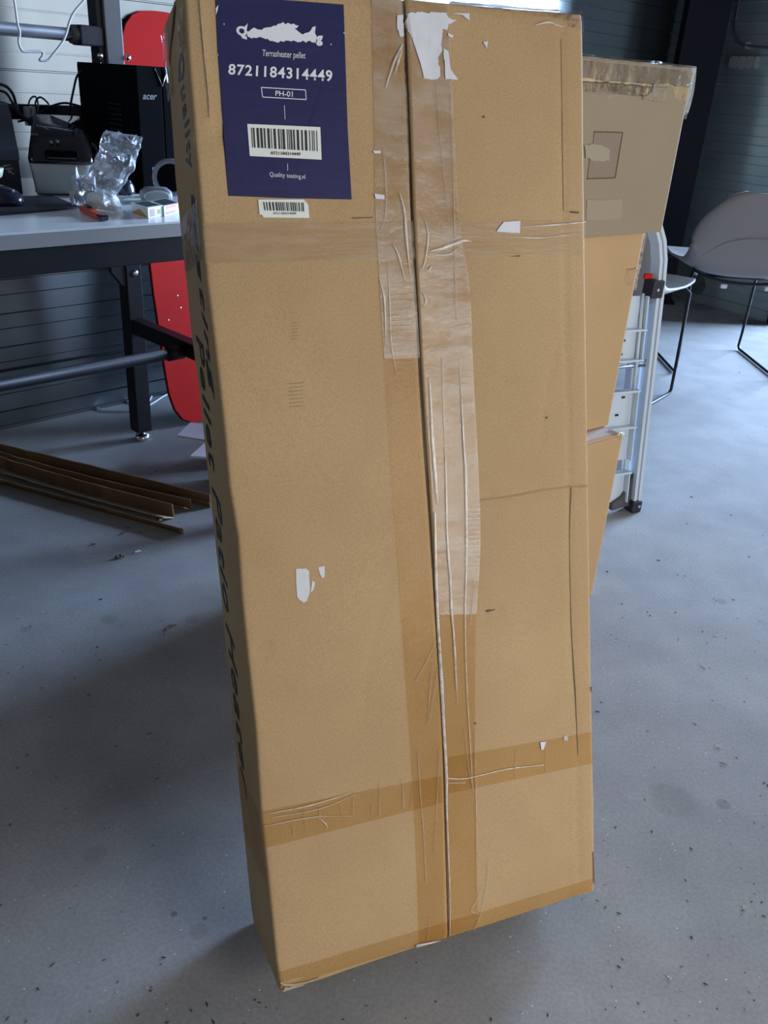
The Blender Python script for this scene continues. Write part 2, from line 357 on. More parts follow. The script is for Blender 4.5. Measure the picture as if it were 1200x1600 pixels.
# switch box and conduit on the right wall
def w2pt(x, y, off=0): return onpl(x, y, PW2+N2*off, N2)
p = w2pt(1143, 107); q = w2pt(1190, 88)
jl = (q-p).dot(V2); jh = abs(q.z-p.z)
jb = thing('switch_box', (0, 0, 0), 'small pale grey junction box fixed to the sided wall right of the dark column', 'electrical box', matrix=frame_m(p, V2, -N2, UP))
obj('lid', box(B(), 0, jl, -.035, -.014, 0, jh, .004), M['boxcream'], jb)
obj('back_shell', box(B(), .003, jl-.003, -.014, 0, .003, jh-.003, .002), M['grey'], jb)
sc0 = None
for k in range(4):
    for s in (0, 1):
        bm = lathe(B(), [(.003, -.002), (.003, .001)], 8, mtx=Matrix.Translation((jl*(.08+.28*k), -.036, jh*(.08+.84*s))) @ Matrix.Rotation(math.pi/2, 4, 'X'))
        obj('lid_screw', bm, M['dblack'], jb)
g1, g2, g3, g4, g5 = w2pt(1160, -30, .02), w2pt(1149, 40, .02), w2pt(1155, 64, .02), w2pt(1167, 71, .02), w2pt(1240, 76, .02)
tag(obj('conduit', tube(B(), spline([g1, w2pt(1154, 5, .02), g2, g3, g4, w2pt(1200, 74, .02), g5], 5), .006), M['grey_steel'], smooth=True), 'thin grey conduit pipe bending above the pale junction box on the right wall', 'pipe')
cl = thing('pipe_clip', w2pt(1168, 71, .012), 'pale clip holding the grey conduit above the junction box', 'clip')
obj('clip_body', box(B(), -.01, .01, -.012, .012, -.016, .016, .003, Matrix.Rotation(-b2+math.pi/2, 4, 'Z')), M['boxcream'], cl)
pz = w2pt(1092, 445, .006)
pl = thing('wall_patch', pz, 'ragged pale plate on the dark siding seen under the grey shell chair', 'plate')
pts = [(-.055, .0), (-.045, .05), (-.01, .058), (.03, .04), (.05, .0), (.035, -.045), (0, -.055), (-.035, -.035)]
obj('plate', prism(B(), pts, V2, UP, N2, Vector((0, 0, 0)), -.004, .003), mat('pale_plate', (.10, .13, .135), .7, nscale=30, ncol=(.05, .06, .06)), pl)

# ------------------------------------------------------------------ the leaning carton
yaw, lean, roll = .38902, .29488, .01507
BW, BD, BL = .45071, .14288, 1.11267
w_ = Vector((math.cos(yaw), math.sin(yaw), 0)); d_ = Vector((-math.sin(yaw), math.cos(yaw), 0))
L_ = UP*math.cos(lean)+d_*math.sin(lean); D_ = d_*math.cos(lean)-UP*math.sin(lean)
W_ = w_*math.cos(roll)+L_*math.sin(roll); L_ = L_*math.cos(roll)-w_*math.sin(roll)
BO = Vector((-.14144, .78172, .001))
BM = frame_m(BO, W_, D_, L_)
carton = thing('leaning_carton', (0, 0, 0), 'tall taped brown carton with a purple label, leaning back in the middle of the floor', 'cardboard box', matrix=BM)
FO = BO-D_*BD
def fp(x, y):                     # point of the front face -> (across, up) in the carton's own frame
    P = onpl(x, y, FO, D_)-FO; return P.dot(W_), P.dot(L_)
def sp(x, y):                     # point of the left side -> (depth, up)
    P = onpl(x, y, BO, W_)-BO; return P.dot(D_), P.dot(L_)
def interp(tab, z):
    if z <= tab[0][0]: return tab[0][1]
    for (z0, v0), (z1, v1) in zip(tab, tab[1:]):
        if z <= z1: return v0+(v1-v0)*(z-z0)/(z1-z0)
    return tab[-1][1]
def tabz(pts): return sorted([(fp(*p)[1], fp(*p)[0]) for p in pts])
LEFT = tabz([(286, -30), (288, 0), (294, 99), (301, 180), (310, 290), (322, 440), (332, 520), (341, 597), (350, 680), (357, 760), (370, 840), (376, 930), (386, 1030), (398, 1140), (407, 1280), (414, 1340), (430, 1500), (438, 1552)])
RIGHT = tabz([(911, 20), (912, 60), (915, 400), (919, 640), (921, 800), (925, 1050), (929, 1250), (930, 1392)])
SEAM = tabz([(629, -30), (632, 0), (638, 140), (645, 330), (650, 430), (657, 560), (665, 700), (672, 800), (680, 930), (687, 1040), (692, 1140), (696, 1300), (701, 1470)])
TOPZ = lambda x: BL
CREASES = []                      # (points, half width, depth)
def crease(px, w, d): CREASES.append(([fp(*p) for p in px], w, d))
crease([(311, 0), (316, 60), (322, 110), (325, 160), (327, 190)], .0035, -.0012)
crease([(303, 212), (312, 220), (330, 216), (345, 212)], .008, .0018)
crease([(366, 826), (430, 824), (520, 815), (606, 800)], .004, .0007)
crease([(738, 783), (800, 776), (860, 764), (918, 760)], .0045, .0016)
crease([(876, 40), (878, 200), (881, 330), (886, 560), (889, 700), (890, 780), (889, 830), (893, 1000), (901, 1150), (903, 1300), (905, 1380)], .003, .0012)
crease([(890, 760), (890, 1400)], .003, .0004)
crease([(882, 505), (866, 560), (852, 620), (846, 700)], .004, .0005)
crease([(438, 1536), (540, 1515), (640, 1487), (760, 1452), (860, 1420), (930, 1385)], .004, .0014)
crease([(610, 900), (575, 1040), (568, 1110)], .004, .0004)
crease([(405, 1012), (412, 1016), (420, 1010)], .003, .0022)
crease([(756, 958), (768, 952), (782, 950)], .003, .0025)
def segd(px, pz, a, b):
    vx, vz = b[0]-a[0], b[1]-a[1]; t = max(0, min(1, ((px-a[0])*vx+(pz-a[1])*vz)/(vx*vx+vz*vz+1e-12)))
    return math.hypot(px-a[0]-vx*t, pz-a[1]-vz*t)
def fy(x, z):
    """outward bulge of the front face at (x, z): y = -BD - fy"""
    h = .0012*noise.noise(Vector((x*7, z*5, 3))) + .0004*noise.noise(Vector((x*25, z*20, 9)))
    s = interp(SEAM, z)
    if x > s: h += .0022*max(0, 1-(x-s)/.03)*min(1, max(.15, (z-.35)/.4))
    for pts, w, d in CREASES:
        m_ = 9
        for p0, p1 in zip(pts, pts[1:]): m_ = min(m_, segd(x, z, p0, p1))
        if m_ < w*2.5: h -= d*math.exp(-(m_/w)**2)
    return h
def F(x, z, off=0): z = max(.0012, min(BL-.0012, z)); x = max(interp(LEFT, z)+.001, min(interp(RIGHT, z)-.001, x)); return Vector((x, -BD-fy(x, z)-off, z))
RND = .005
def edge_z0(x): return .001
def flap(side):
    """front flap panel with its rolled outer edge; 3 mm thick board"""
    bm = B(); nz = 150; nx = 46; rows = []
    for j in range(nz+1):
        z = BL*j/nz; xl, xs, xr = interp(LEFT, z), interp(SEAM, z), interp(RIGHT, z)
        gap = .0032 if z > .62 else (.0032-(.62-z)*.006 if z > .35 else .0012)
        gap = max(gap, .0011)
        if side < 0: x0, x1 = xl, xs-gap
        else: x0, x1 = xs+.0003, xr
        row = []; 
        rim = [(RND, 1.0), (RND*.62, .62), (RND*.29, .29), (RND*.08, .08), (0, 0)]
        ins = lambda dx: RND-math.sqrt(max(0, RND*RND-(RND-dx)**2)) if dx < RND else 0
        xs_ = [RND*k/4 for k in range(4)]
        body = [x0+RND+(x1-x0-RND)*i/nx for i in range(nx+1)] if side < 0 else [x0+(x1-x0-RND)*i/nx for i in range(nx+1)]
        allx = ([x0+d for d in xs_]+body) if side < 0 else (body+[x1-d for d in xs_[::-1]])
        zi = max(0, .0055-z)**2*60+max(0, z-(BL-.0055))**2*60
        for x in allx:
            dd = (x-x0) if side < 0 else (x1-x)
            v = Vector((x, -BD-fy(x, z), z)); v.y += ins(dd)+zi; row.append(bm.verts.new(v))
        # thickness at the seam edge
        if side < 0: v = row[-1].co.copy(); v.y += .003; row.append(bm.verts.new(v))
        else: v = row[0].co.copy(); v.y += .0035; row.insert(0, bm.verts.new(v))
        rows.append(row)
    for a, b in zip(rows, rows[1:]):
        for i in range(len(a)-1): bm.faces.new((a[i], a[i+1], b[i+1], b[i]))
    return bm
obj('front_flap', flap(-1), M['card'], carton, True)
obj('front_flap', flap(1), M['card'], carton, True)
# body: inner front, left side with soft warping, back, right side, top and bottom
bm = B(); nz = 120; rows = []
SIDEB = sorted([(sp(*p)[1], sp(*p)[0]) for p in [(262, 40), (259, 66), (262, 95), (270, 210), (279, 354), (291, 434), (299, 520), (312, 612), (323, 720), (330, 787), (339, 868), (346, 930), (354, 1029), (358, 1045), (363, 1117), (371, 1200), (374, 1234), (383, 1320), (392, 1410), (396, 1441)]])
def side_x(z, t):
    xl = interp(LEFT, z); e = xl*(1-t)
    return e+.0012*noise.noise(Vector((t*3, z*9, 5)))*math.sin(math.pi*t)
for j in range(nz+1):
    z = BL*j/nz; yb = interp(SIDEB, z); yb = max(-.02, min(.012, yb)); row = []
    if j == 0: yb = 0
    xr = interp(RIGHT, z)
    for i in range(13):
        t = i/12; y = (-BD+RND)*(1-t)+yb*t
        row.append(bm.verts.new((side_x(z, t), y, z)))
    row.append(bm.verts.new((xr-.001, yb*.3, z))); row.append(bm.verts.new((xr, -BD+RND, z)))
    row.append(bm.verts.new((xr-RND, -BD+.0045, z))); row.append(bm.verts.new((interp(LEFT, z)+RND, -BD+.0045, z)))
    rows.append(row)
for a, b in zip(rows, rows[1:]):
    n = len(a)
    for i in range(n): bm.faces.new((a[i], a[(i+1) % n], b[(i+1) % n], b[i]))
bm.faces.new(rows[0][::-1]); bm.faces.new(rows[-1])
obj('carton_body', bm, M['card'], carton, 'raw')
# keep the underside resting on the floor: plain lowest board edge
def ribbon(px, widths, off, name, material, side='front', stuff=False, label=None, bow=.0):
    """thin raised strip following pixel points that were measured on the carton face"""
    bm = B(); pts = [fp(*p) for p in px] if side == 'front' else [sp(*p) for p in px]
    pts = [Vector((a, b, 0)) for a, b in pts]; pts = spline(pts, 4) if len(pts) > 2 else pts
    n = len(pts); prev = None
    for i, p_ in enumerate(pts):
        t = (pts[min(i+1, n-1)]-pts[max(i-1, 0)]).normalized(); s = Vector((-t.y, t.x, 0))
        k = i/(n-1)*(len(widths)-1); k0 = int(min(k, len(widths)-2)); wv = widths[k0]+(widths[k0+1]-widths[k0])*(k-k0)
        A, Bp = p_-s*wv/2, p_+s*wv/2
        def mk(q, o_): 
            if side == 'front': return bm.verts.new(F(q.x, q.y, o_))
            yb = interp(SIDEB, q.y); tt = (q.x+BD-RND)/(yb+BD-RND); return bm.verts.new(Vector((side_x(q.y, max(0, min(1, tt)))-o_, q.x, q.y)))
        cur = [mk(A, off), mk(p_, off+bow), mk(Bp, off)]
        if prev: bm.faces.new((prev[0], cur[0], cur[1], prev[1])); bm.faces.new((prev[1], cur[1], cur[2], prev[2]))
        prev = cur
    o = obj(name, bm, material, carton, True, label)
    if stuff: o['kind'] = 'stuff'
    return o
def sheet(rows_px, off, name, material, nx=10, parent=None, label=None, rag=0):
    """film or paper lying on the front face between a left and a right measured border"""
    bm = B(); L0 = spline([Vector((*fp(*a), 0)) for a, b in rows_px], 5) if len(rows_px) > 2 else [Vector((*fp(*rows_px[0][0], ), 0)).lerp(Vector((*fp(*rows_px[1][0]), 0)), k/16) for k in range(17)]
    R0 = spline([Vector((*fp(*b), 0)) for a, b in rows_px], 5) if len(rows_px) > 2 else [Vector((*fp(*rows_px[0][1], ), 0)).lerp(Vector((*fp(*rows_px[1][1]), 0)), k/16) for k in range(17)]
    prev = None
    for j, (a, b) in enumerate(zip(L0, R0)):
        row = []
        for i in range(nx+1):
            q = a.lerp(b, i/nx)
            if rag and i in (0, nx): q = q+Vector((rag*(random.random()-.5), rag*(random.random()-.5), 0))
            row.append(bm.verts.new(F(q.x, min(q.y, BL+.0), off)))
        if prev:
            for i in range(nx): bm.faces.new((prev[i], prev[i+1], row[i+1], row[i]))
        prev = row
    return obj(name, bm, material, parent or carton, True, label)
def patch(px, off, name, material, parent=None, label=None, rag=0, conv=None):
    conv = conv or fp
    pts = [conv(*p) for p in px]; out = []
    if rag:
        for (a, b), (c, d) in zip(pts, pts[1:]+pts[:1]):
            n = max(1, int(math.hypot(c-a, d-b)/.0022))
            for k in range(n):
                j = rag if k else rag*.3
                out.append((a+(c-a)*k/n+j*(random.random()-.5), b+(d-b)*k/n+j*(random.random()-.5)))
    else: out = pts
    bm = B(); f = bm.faces.new([bm.verts.new((a, 0, b)) for a, b in out])
    bmesh.ops.triangulate(bm, faces=[f])
    bmesh.ops.subdivide_edges(bm, edges=[e for e in bm.edges if e.calc_length() > .02], cuts=2)
    for v in bm.verts: v.co = F(v.co.x, v.co.z, off)
    return obj(name, bm, material, parent or carton, 'raw', label)
T1, T2, T3, T4 = .0005, .0009, .0014, .0019
# tapes across: worn band under the label, lower band on either side of the seam
sheet([((312, 349), (914, 344)), ((320, 412), (915, 398))], T1, 'tape', M['tapeband'], 24, label='worn clear tape band across the carton below the purple label')
sheet([((405, 1268), (690, 1212)), ((410, 1326), (692, 1254))], T1, 'tape', M['tape'], 12, label='clear tape band low on the left flap')
sheet([((699, 1183), (928, 1143)), ((700, 1240), (929, 1192))], T1, 'tape', M['tape'], 12, label='clear tape band low on the right flap')
sheet([((436, 1545), (925, 1395)), ((430, 1520), (928, 1372))], T1, 'tape', M['tape'], 24)
# tape down the seam, left and right of it
sheet([((580, -28), (628, -28)), ((584, 180), (637, 180)), ((586, 330), (641, 330)), ((592, 430), (648, 430)), ((600, 560), (656, 560))], T2, 'tape', M['tapehaze'], 8, label='milky lifted tape left of the seam at the top')
sheet([((600, 560), (656, 560)), ((608, 700), (664, 700)), ((622, 900), (676, 900)), ((636, 1100), (688, 1100)), ((648, 1300), (694, 1300)), ((655, 1486), (699, 1478))], T2, 'tape', M['tape'], 8, label='amber tape left of the seam at the bottom')
sheet([((636, -10), (700, 0)), ((648, 330), (716, 330)), ((654, 450), (733, 450)), ((662, 600), (740, 600)), ((672, 750), (748, 750)), ((678, 860), (750, 860)), ((684, 960), (744, 960))], T2, 'tape', M['tapehaze'], 10, label='milky lifted tape right of the seam at the top')
sheet([((684, 960), (744, 960)), ((694, 1150), (742, 1150)), ((700, 1300), (745, 1300)), ((704, 1474), (747, 1458))], T2, 'tape', M['tape'], 8, label='amber tape right of the seam at the bottom')
# torn white delivery label at the top of the seam
patch([(633, 21), (697, 20), (700, 28), (713, 33), (700, 38), (698, 48), (688, 46), (690, 80), (683, 81), (687, 118), (683, 124), (672, 124), (668, 120), (662, 124), (660, 108), (650, 78), (640, 55), (634, 48)], T3, 'torn_label', M['torn'], rag=.0022, label='torn white paper label beside the seam')
patch([(620, 24), (629, 23), (630, 58), (625, 58), (620, 46)], T3, 'torn_label', M['torn'], rag=.0012)
patch([(692, 76), (700, 80), (703, 108), (715, 125), (695, 124), (694, 100)], T3, 'torn_label', M['torn'], rag=.001)
patch([(704, 21), (733, 21), (733, 33), (722, 24)], T3, 'torn_label', M['torn'], rag=.0004)
patch([(775, 362), (786, 347), (812, 345), (811, 365)], T3, 'paper_scrap', M['torn'], rag=.0006)
patch([(754, 66), (762, 65), (760, 76)], T3, 'paper_scrap', M['torn'])
patch([(699, 52), (708, 56), (706, 60), (700, 57)], T3, 'paper_scrap', M['torn'])
patch([(462, 889), (478, 888), (483, 892), (481, 912), (484, 920), (480, 938), (474, 942), (464, 932)], T1, 'paper_scrap', M['torn'], rag=.0012)
patch([(497, 886), (507, 884), (507, 901), (502, 903)], T1, 'paper_scrap', M['torn'], rag=.0008)
patch([(488, 907), (492, 910), (489, 922), (485, 926)], T1, 'paper_scrap', M['torn'], rag=.0005)
patch([(843, 1159), (852, 1158), (849, 1170), (845, 1171)], T3, 'paper_scrap', M['torn'], rag=.0006)
patch([(880, 1149), (885, 1148), (887, 1157), (880, 1156)], T3, 'paper_scrap', M['wrinkle'])
patch([(582, 236), (594, 236), (594, 240), (584, 240)], T3, 'paper_scrap', M['torn'])
patch([(584, 303), (600, 305), (600, 312), (586, 311)], T3, 'paper_scrap', M['torn'])
# wrinkles and folded ridges in the tape
WR = [([(678, 800), (680, 900), (684, 980), (689, 1060), (693, 1140), (697, 1215), (697, 1260), (702, 1400), (702, 1460)], [.003, .0045, .0048, .006, .005, .0048, .003, .002, .0015]),
      ([(669, 590), (671, 620), (675, 700), (680, 760), (682, 788)], [.001, .003, .005, .005, .002]),
      ([(690, 560), (691, 620), (694, 700), (696, 780), (698, 850), (706, 960), (712, 1080)], [.0008, .0014, .0016, .003, .003, .0026, .001]),
      ([(719, 600), (723, 680), (727, 760), (728, 860), (726, 960), (728, 1060), (735, 1180), (737, 1230)], [.001, .0024, .0042, .0034, .0024, .0018, .0018, .001]),
      ([(716, 560), (720, 620), (724, 700), (731, 770)], [.0008, .0016, .003, .001]),
      ([(698, 840), (703, 900), (704, 950), (710, 1010), (714, 1100)], [.001, .0022, .0026, .0024, .0008]),
      ([(592, 436), (600, 470), (602, 540)], [.0006, .0032, .0006]), ([(605, 410), (608, 470), (611, 540), (620, 588)], [.0004, .0022, .0016, .0006]),
      ([(601, 140), (614, 100), (628, 70)], [.001, .0035, .002]), ([(615, 120), (622, 95), (627, 78)], [.0006, .0042, .002]),
      ([(594, 360), (602, 330), (601, 270), (597, 230)], [.0006, .0014, .0012, .0006]),
      ([(623, 300), (631, 330), (634, 370), (640, 430)], [.001, .0035, .0042, .001]), ([(612, 380), (622, 400), (632, 440)], [.0006, .003, .0008]),
      ([(655, 330), (664, 350), (667, 375), (662, 410), (655, 425)], [.0006, .0012, .0022, .0022, .0006]),
      ([(666, 425), (672, 418), (672, 420)], [.0005, .0028, .001]), ([(703, 150), (708, 300), (710, 420), (712, 500)], [.0004, .001, .001, .0004]),
      ([(680, 130), (690, 250), (700, 350)], [.0004, .0008, .0004]), ([(658, 456), (664, 470), (660, 480)], [.0006, .003, .0006]),
      ([(672, 392), (690, 388), (722, 376), (735, 378)], [.001, .004, .005, .0006]), ([(668, 398), (700, 398), (716, 386)], [.0006, .002, .0006]),
      ([(813, 355), (860, 352), (915, 347)], [.0006, .0024, .0018]), ([(785, 369), (840, 372), (900, 365)], [.0004, .0022, .0006]),
      ([(835, 40), (856, 35), (870, 40), (882, 42)], [.0008, .004, .003, .0008]),
      ([(697, 1215), (730, 1215), (790, 1201), (849, 1194)], [.003, .0016, .0018, .0018]), ([(700, 1222), (726, 1222)], [.001, .001]),
      ([(852, 1160), (852, 1208)], [.0006, .0008]), ([(806, 1170), (804, 1200), (806, 1215)], [.0004, .001, .0004]),
      ([(418, 1270), (480, 1258), (548, 1238)], [.0004, .003, .0006]), ([(425, 1276), (500, 1262), (556, 1240)], [.0004, .0012, .0004]),
      ([(412, 1290), (460, 1280), (500, 1274)], [.0004, .0018, .001]), ([(500, 1274), (550, 1274)], [.0006, .0004]),
      ([(497, 1277), (508, 1286), (511, 1292)], [.0004, .002, .0006]),
      ([(474, 1264), (478, 1298)], [.0005, .0008]), ([(456, 1286), (459, 1306)], [.0004, .001]), ([(498, 1258), (499, 1274)], [.0004, .0008]),
      ([(530, 1254), (535, 1274)], [.0004, .0008]), ([(552, 1235), (551, 1276)], [.0006, .001]), ([(593, 1222), (592, 1274)], [.0006, .001]), ([(580, 1256), (581, 1272)], [.0004, .0008]),
      ([(628, 1215), (630, 1262)], [.0006, .0012]), ([(644, 1230), (643, 1262)], [.0004, .0008]),
      ([(652, 1166), (656, 1240), (661, 1300), (665, 1378)], [.0005, .0012, .001, .001]), ([(686, 1170), (682, 1250), (678, 1330)], [.0004, .001, .0004]),
      ([(725, 1140), (732, 1200), (740, 1240)], [.0006, .001, .0005]), ([(741, 1140), (743, 1250), (744, 1395)], [.0006, .0014, .0008]),
      ([(760, 1345), (761, 1370), (752, 1420), (740, 1455)], [.0005, .001, .0008, .0005]), ([(753, 1385), (740, 1412), (735, 1422), (746, 1426)], [.0005, .001, .001, .0005]),
      ([(671, 1430), (667, 1480)], [.0008, .001]), ([(681, 1000), (668, 1030), (649, 1064)], [.0005, .0012, .0006]),
      ([(675, 1036), (671, 1080), (668, 1130)], [.0004, .001, .0004]), ([(684, 1040), (678, 1080), (670, 1128)], [.0004, .001, .0004]), ([(739, 905), (737, 950), (732, 980)], [.0004, .001, .0006])]
for px, wd_ in WR: ribbon(px, [w*.72 for w in wd_], T4, 'tape_wrinkle', M['wrinkle'], bow=.0007)
# crinkled cross bars of the tape print
for k in range(16):
    y = 462+k*8; x0 = 594+k*.8
    ribbon([(x0+5*(k % 3), y), (x0+42, y-2)], [.0006, .0009], T3, 'tape_wrinkle', M['tapehaze'], bow=.0004)
for k in range(14):
    y = 796+k*7
    ribbon([(724, y), (750-(k > 8)*4, y-1)], [.0012, .001], T3, 'tape_wrinkle', M['wrinkle'], bow=.0004)
# small dark marks
for px in ([(852, 652), (856, 651), (854, 655)], [(890, 330), (904, 331), (904, 334), (892, 333)], [(760, 954), (778, 950), (772, 954), (762, 957)], [(922, 1073), (926, 1073), (926, 1081), (923, 1081)],
           [(754, 182), (757, 181), (757, 184), (754, 185)], [(740, 1130), (743, 1128), (744, 1132)], [(796, 401), (812, 399), (812, 401)]):
    patch(px, T2, 'dent_mark', M['stain'])
for k in range(7): ribbon([(452, 600+k*6), (474, 598+k*6)], [.0006, .0006], T1, 'scuff_mark', M['stain'] if k == 99 else mat('scuff', (.27, .20, .12), .8))
for k in range(6): ribbon([(456, 505+k*5), (466, 504+k*5)], [.0004, .0004], T1, 'scuff_mark', bpy.data.materials['scuff'])
# plastic left on the top edge and the torn lower edges
def crumple(px, name, material, wid, off, parent=carton, lab=None):
    bm = B(); pts = spline([Vector((*fp(*p), 0)) for p in px], 5); prev = None
    for i, q in enumerate(pts):
        cur = []
        for k, s in enumerate((-1, -.4, .2, .7, 1)):
            z = q.y+s*wid/2*(1+.4*noise.noise(Vector((i*.7, k, 2)))); lift = off+.002*abs(noise.noise(Vector((i*.9, k*1.3, 7))))
            v = F(q.x, min(z, BL), lift) if z < BL else Vector((q.x, -BD+(z-BL)*.9-lift*.3, BL+.001+lift*.6))
            cur.append(bm.verts.new(v))
        if prev:
            for k in range(4): bm.faces.new((prev[k], prev[k+1], cur[k+1], cur[k]))
        prev = cur
    return obj(name, bm, material, parent, False, lab)
crumple([(705, -2), (760, 4), (820, 12), (870, 20), (911, 28)], 'edge_film', M['wrap'], .012, T3, lab='clear film folded over the top edge')
crumple([(888, 30), (905, 36), (913, 48)], 'edge_film', M['wrap'], .016, T3)
crumple([(650, 1478), (700, 1470), (740, 1462), (778, 1448)], 'edge_film', M['wrinkle'], .006, T3)
patch([(441, 1550), (444, 1542), (470, 1537), (482, 1539), (500, 1532), (478, 1546), (447, 1554)], T3, 'torn_edge', M['cardedge'], rag=.0016, label='pale torn board at the lower left corner')
ribbon([(438, 1536), (448, 1539), (470, 1536), (500, 1527)], [.001, .003, .002, .001], T2, 'torn_edge', M['cardedge'], bow=.001)
ribbon([(760, 1453), (800, 1444), (850, 1428), (895, 1412), (925, 1400)], [.0006, .0012, .002, .0015, .001], T2, 'torn_edge', M['stain'])
ribbon([(926, 1330), (928, 1380)], [.001, .002], T2, 'torn_edge', M['stain'])
ribbon([(311, 0), (316, 60), (321, 110), (325, 150), (327, 185)], [.0008, .0012, .0012, .001, .0006], .0011, 'crease_ridge', M['cardedge'], bow=.001)
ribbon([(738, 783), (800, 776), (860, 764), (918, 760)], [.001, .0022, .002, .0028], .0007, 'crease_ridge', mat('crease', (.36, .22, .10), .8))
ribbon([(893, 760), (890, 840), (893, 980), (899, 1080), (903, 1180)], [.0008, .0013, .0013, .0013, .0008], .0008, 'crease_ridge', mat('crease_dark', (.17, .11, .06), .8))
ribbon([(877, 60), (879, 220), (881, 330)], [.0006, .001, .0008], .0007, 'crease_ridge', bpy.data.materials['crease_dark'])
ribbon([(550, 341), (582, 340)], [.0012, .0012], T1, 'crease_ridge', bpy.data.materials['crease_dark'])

# purple product label with its print
lab = patch([(336, -8), (537, 7), (539, 90), (543, 200), (549, 312), (450, 310), (357, 306), (350, 230), (345, 150), (340, 80)], T1, 'product_label', M['purple'], label='purple product label with white print')
def quad_text(bm, c00, c10, c01, c11, off, conv=fp, side=False):
    """fit text mesh to the quad given by its lower left, lower right, upper left, upper right pixel"""
    xs = [v.co.x for v in bm.verts]; ys = [v.co.y for v in bm.verts]; x0, x1, y0, y1 = min(xs), max(xs), min(ys), max(ys)
    q = [Vector((*conv(*c), 0)) for c in (c00, c10, c01, c11)]
    for v in bm.verts:
        s, t = (v.co.x-x0)/(x1-x0), (v.co.y-y0)/(y1-y0)
        p_ = q[0].lerp(q[1], s).lerp(q[2].lerp(q[3], s), t)
        v.co = F(p_.x, p_.y, off)
    return bm
def printed(s, quad, name='print', bold=0, material='ink_white', off=T2, parent=lab, space=1):
    bm = quad_text(text_mesh(s, 1, bold, space=space), *quad, off); return obj(name, bm, M[material], parent, 'raw')
printed('Terrasheater pellet', ((409, 91), (477, 95), (410, 78), (477, 82)), bold=0)
printed('8721184314449', ((356, 117), (519, 128), (357, 100), (519, 110)), bold=.022, space=1.12)
printed('PH-01', ((430, 150), (457, 152), (430, 142), (457, 143)), bold=.01)
for a, b in (((408, 137), (477, 141)), ((410, 152), (478, 156))): ribbon([a, b], [.0008, .0008], T2, 'print', M['ink_white']).parent = lab
for a, b in (((408, 137), (410, 152)), ((477, 141), (478, 156))): ribbon([a, b], [.0008, .0008], T2, 'print', M['ink_white']).parent = lab
ribbon([(444, 165), (445, 187)], [.0005, .0005], T2, 'print', M['ink_white']).parent = lab
ribbon([(449, 256), (449, 267)], [.0005, .0005], T2, 'print', M['ink_white']).parent = lab
printed('Quality teating.nl', ((421, 278), (477, 282), (421, 269), (476, 273)), bold=0, space=1.05)
# scratched-off heading: white scraped paper with the first and the last letter still readable
patch([(386, 50), (398, 43), (401, 46), (420, 43), (438, 37), (450, 36), (466, 40), (463, 44), (457, 45), (458, 50), (455, 53), (470, 53), (482, 51), (488, 48), (491, 41), (493, 41), (493, 67), (480, 65), (470, 65), (458, 64), (440, 65), (425, 65), (418, 61), (408, 59), (396, 59), (388, 58)], T2, 'scraped_print', M['ink_white'], lab, rag=.0026)
printed('Q', ((369, 57), (386, 61), (369, 40), (386, 42)), bold=.05)
printed('g', ((494, 72), (504, 72), (494, 56), (504, 56)), bold=.05)
patch([(376, 52), (385, 58), (386, 62), (378, 60)], T2, 'scraped_print', M['ink_white'], lab, rag=.001)
patch([(380, 44), (387, 36), (386, 42), (384, 50)], T2, 'scraped_print', M['ink_white'], lab, rag=.001)
for px in ([(337, 13), (341, 8), (340, 16), (337, 24)], [(349, 37), (351, 37), (350, 40)], [(515, 69), (518, 69), (518, 71)], [(536, 51), (538, 51), (538, 54)], [(340, 84), (341, 86), (340, 88)]):
    patch(px, T2, 'scraped_print', M['torn'], lab)
rnd = random.Random(3)
def barcode(parent, quad_tl, tr, bl, br, n, off, name='print', skip=()):
    mods = []; t = 0
    while t < n:
        w = rnd.choice((1, 1, 2, 2, 3)); g = rnd.choice((1, 1, 2, 2)); mods.append((t, min(w, n-t))); t += w+g
    bm = B()
    for t, w in mods:
        q = []
        for s in (t/n, (t+w*.8)/n):
            top = Vector(quad_tl).lerp(Vector(tr), s); bot = Vector(bl).lerp(Vector(br), s); q.append((top, bot))
        vs = [bm.verts.new(F(*fp(*p_), off)) for p_ in (q[0][0], q[1][0], q[1][1], q[0][1])]; bm.faces.new(vs)
    o = obj(name, bm, M['ink'], parent, 'raw'); o['kind'] = 'stuff'; return o
st = patch([(386, 194), (500, 199), (502, 250), (390, 244)], T2, 'barcode_sticker', M['paper'], label='white sticker with a black barcode on the purple label')
barcode(st, (392, 200), (495, 205), (394, 231), (496, 237), 74, T3)
printed('8721184314449', ((423, 242), (469, 244), (423, 237), (469, 239)), material='ink', off=T3, parent=st, bold=.01)
st = patch([(403, 312), (474, 312), (476, 316), (481, 320), (483, 341), (411, 340), (409, 336), (405, 335)], T2, 'barcode_sticker', M['paper'], label='small white barcode sticker under the purple label')
barcode(st, (411, 316), (474, 317), (413, 329), (475, 331), 60, T3)
printed('8721184314449', ((427, 335), (462, 336), (427, 332), (462, 332)), material='ink', off=T3, parent=st)

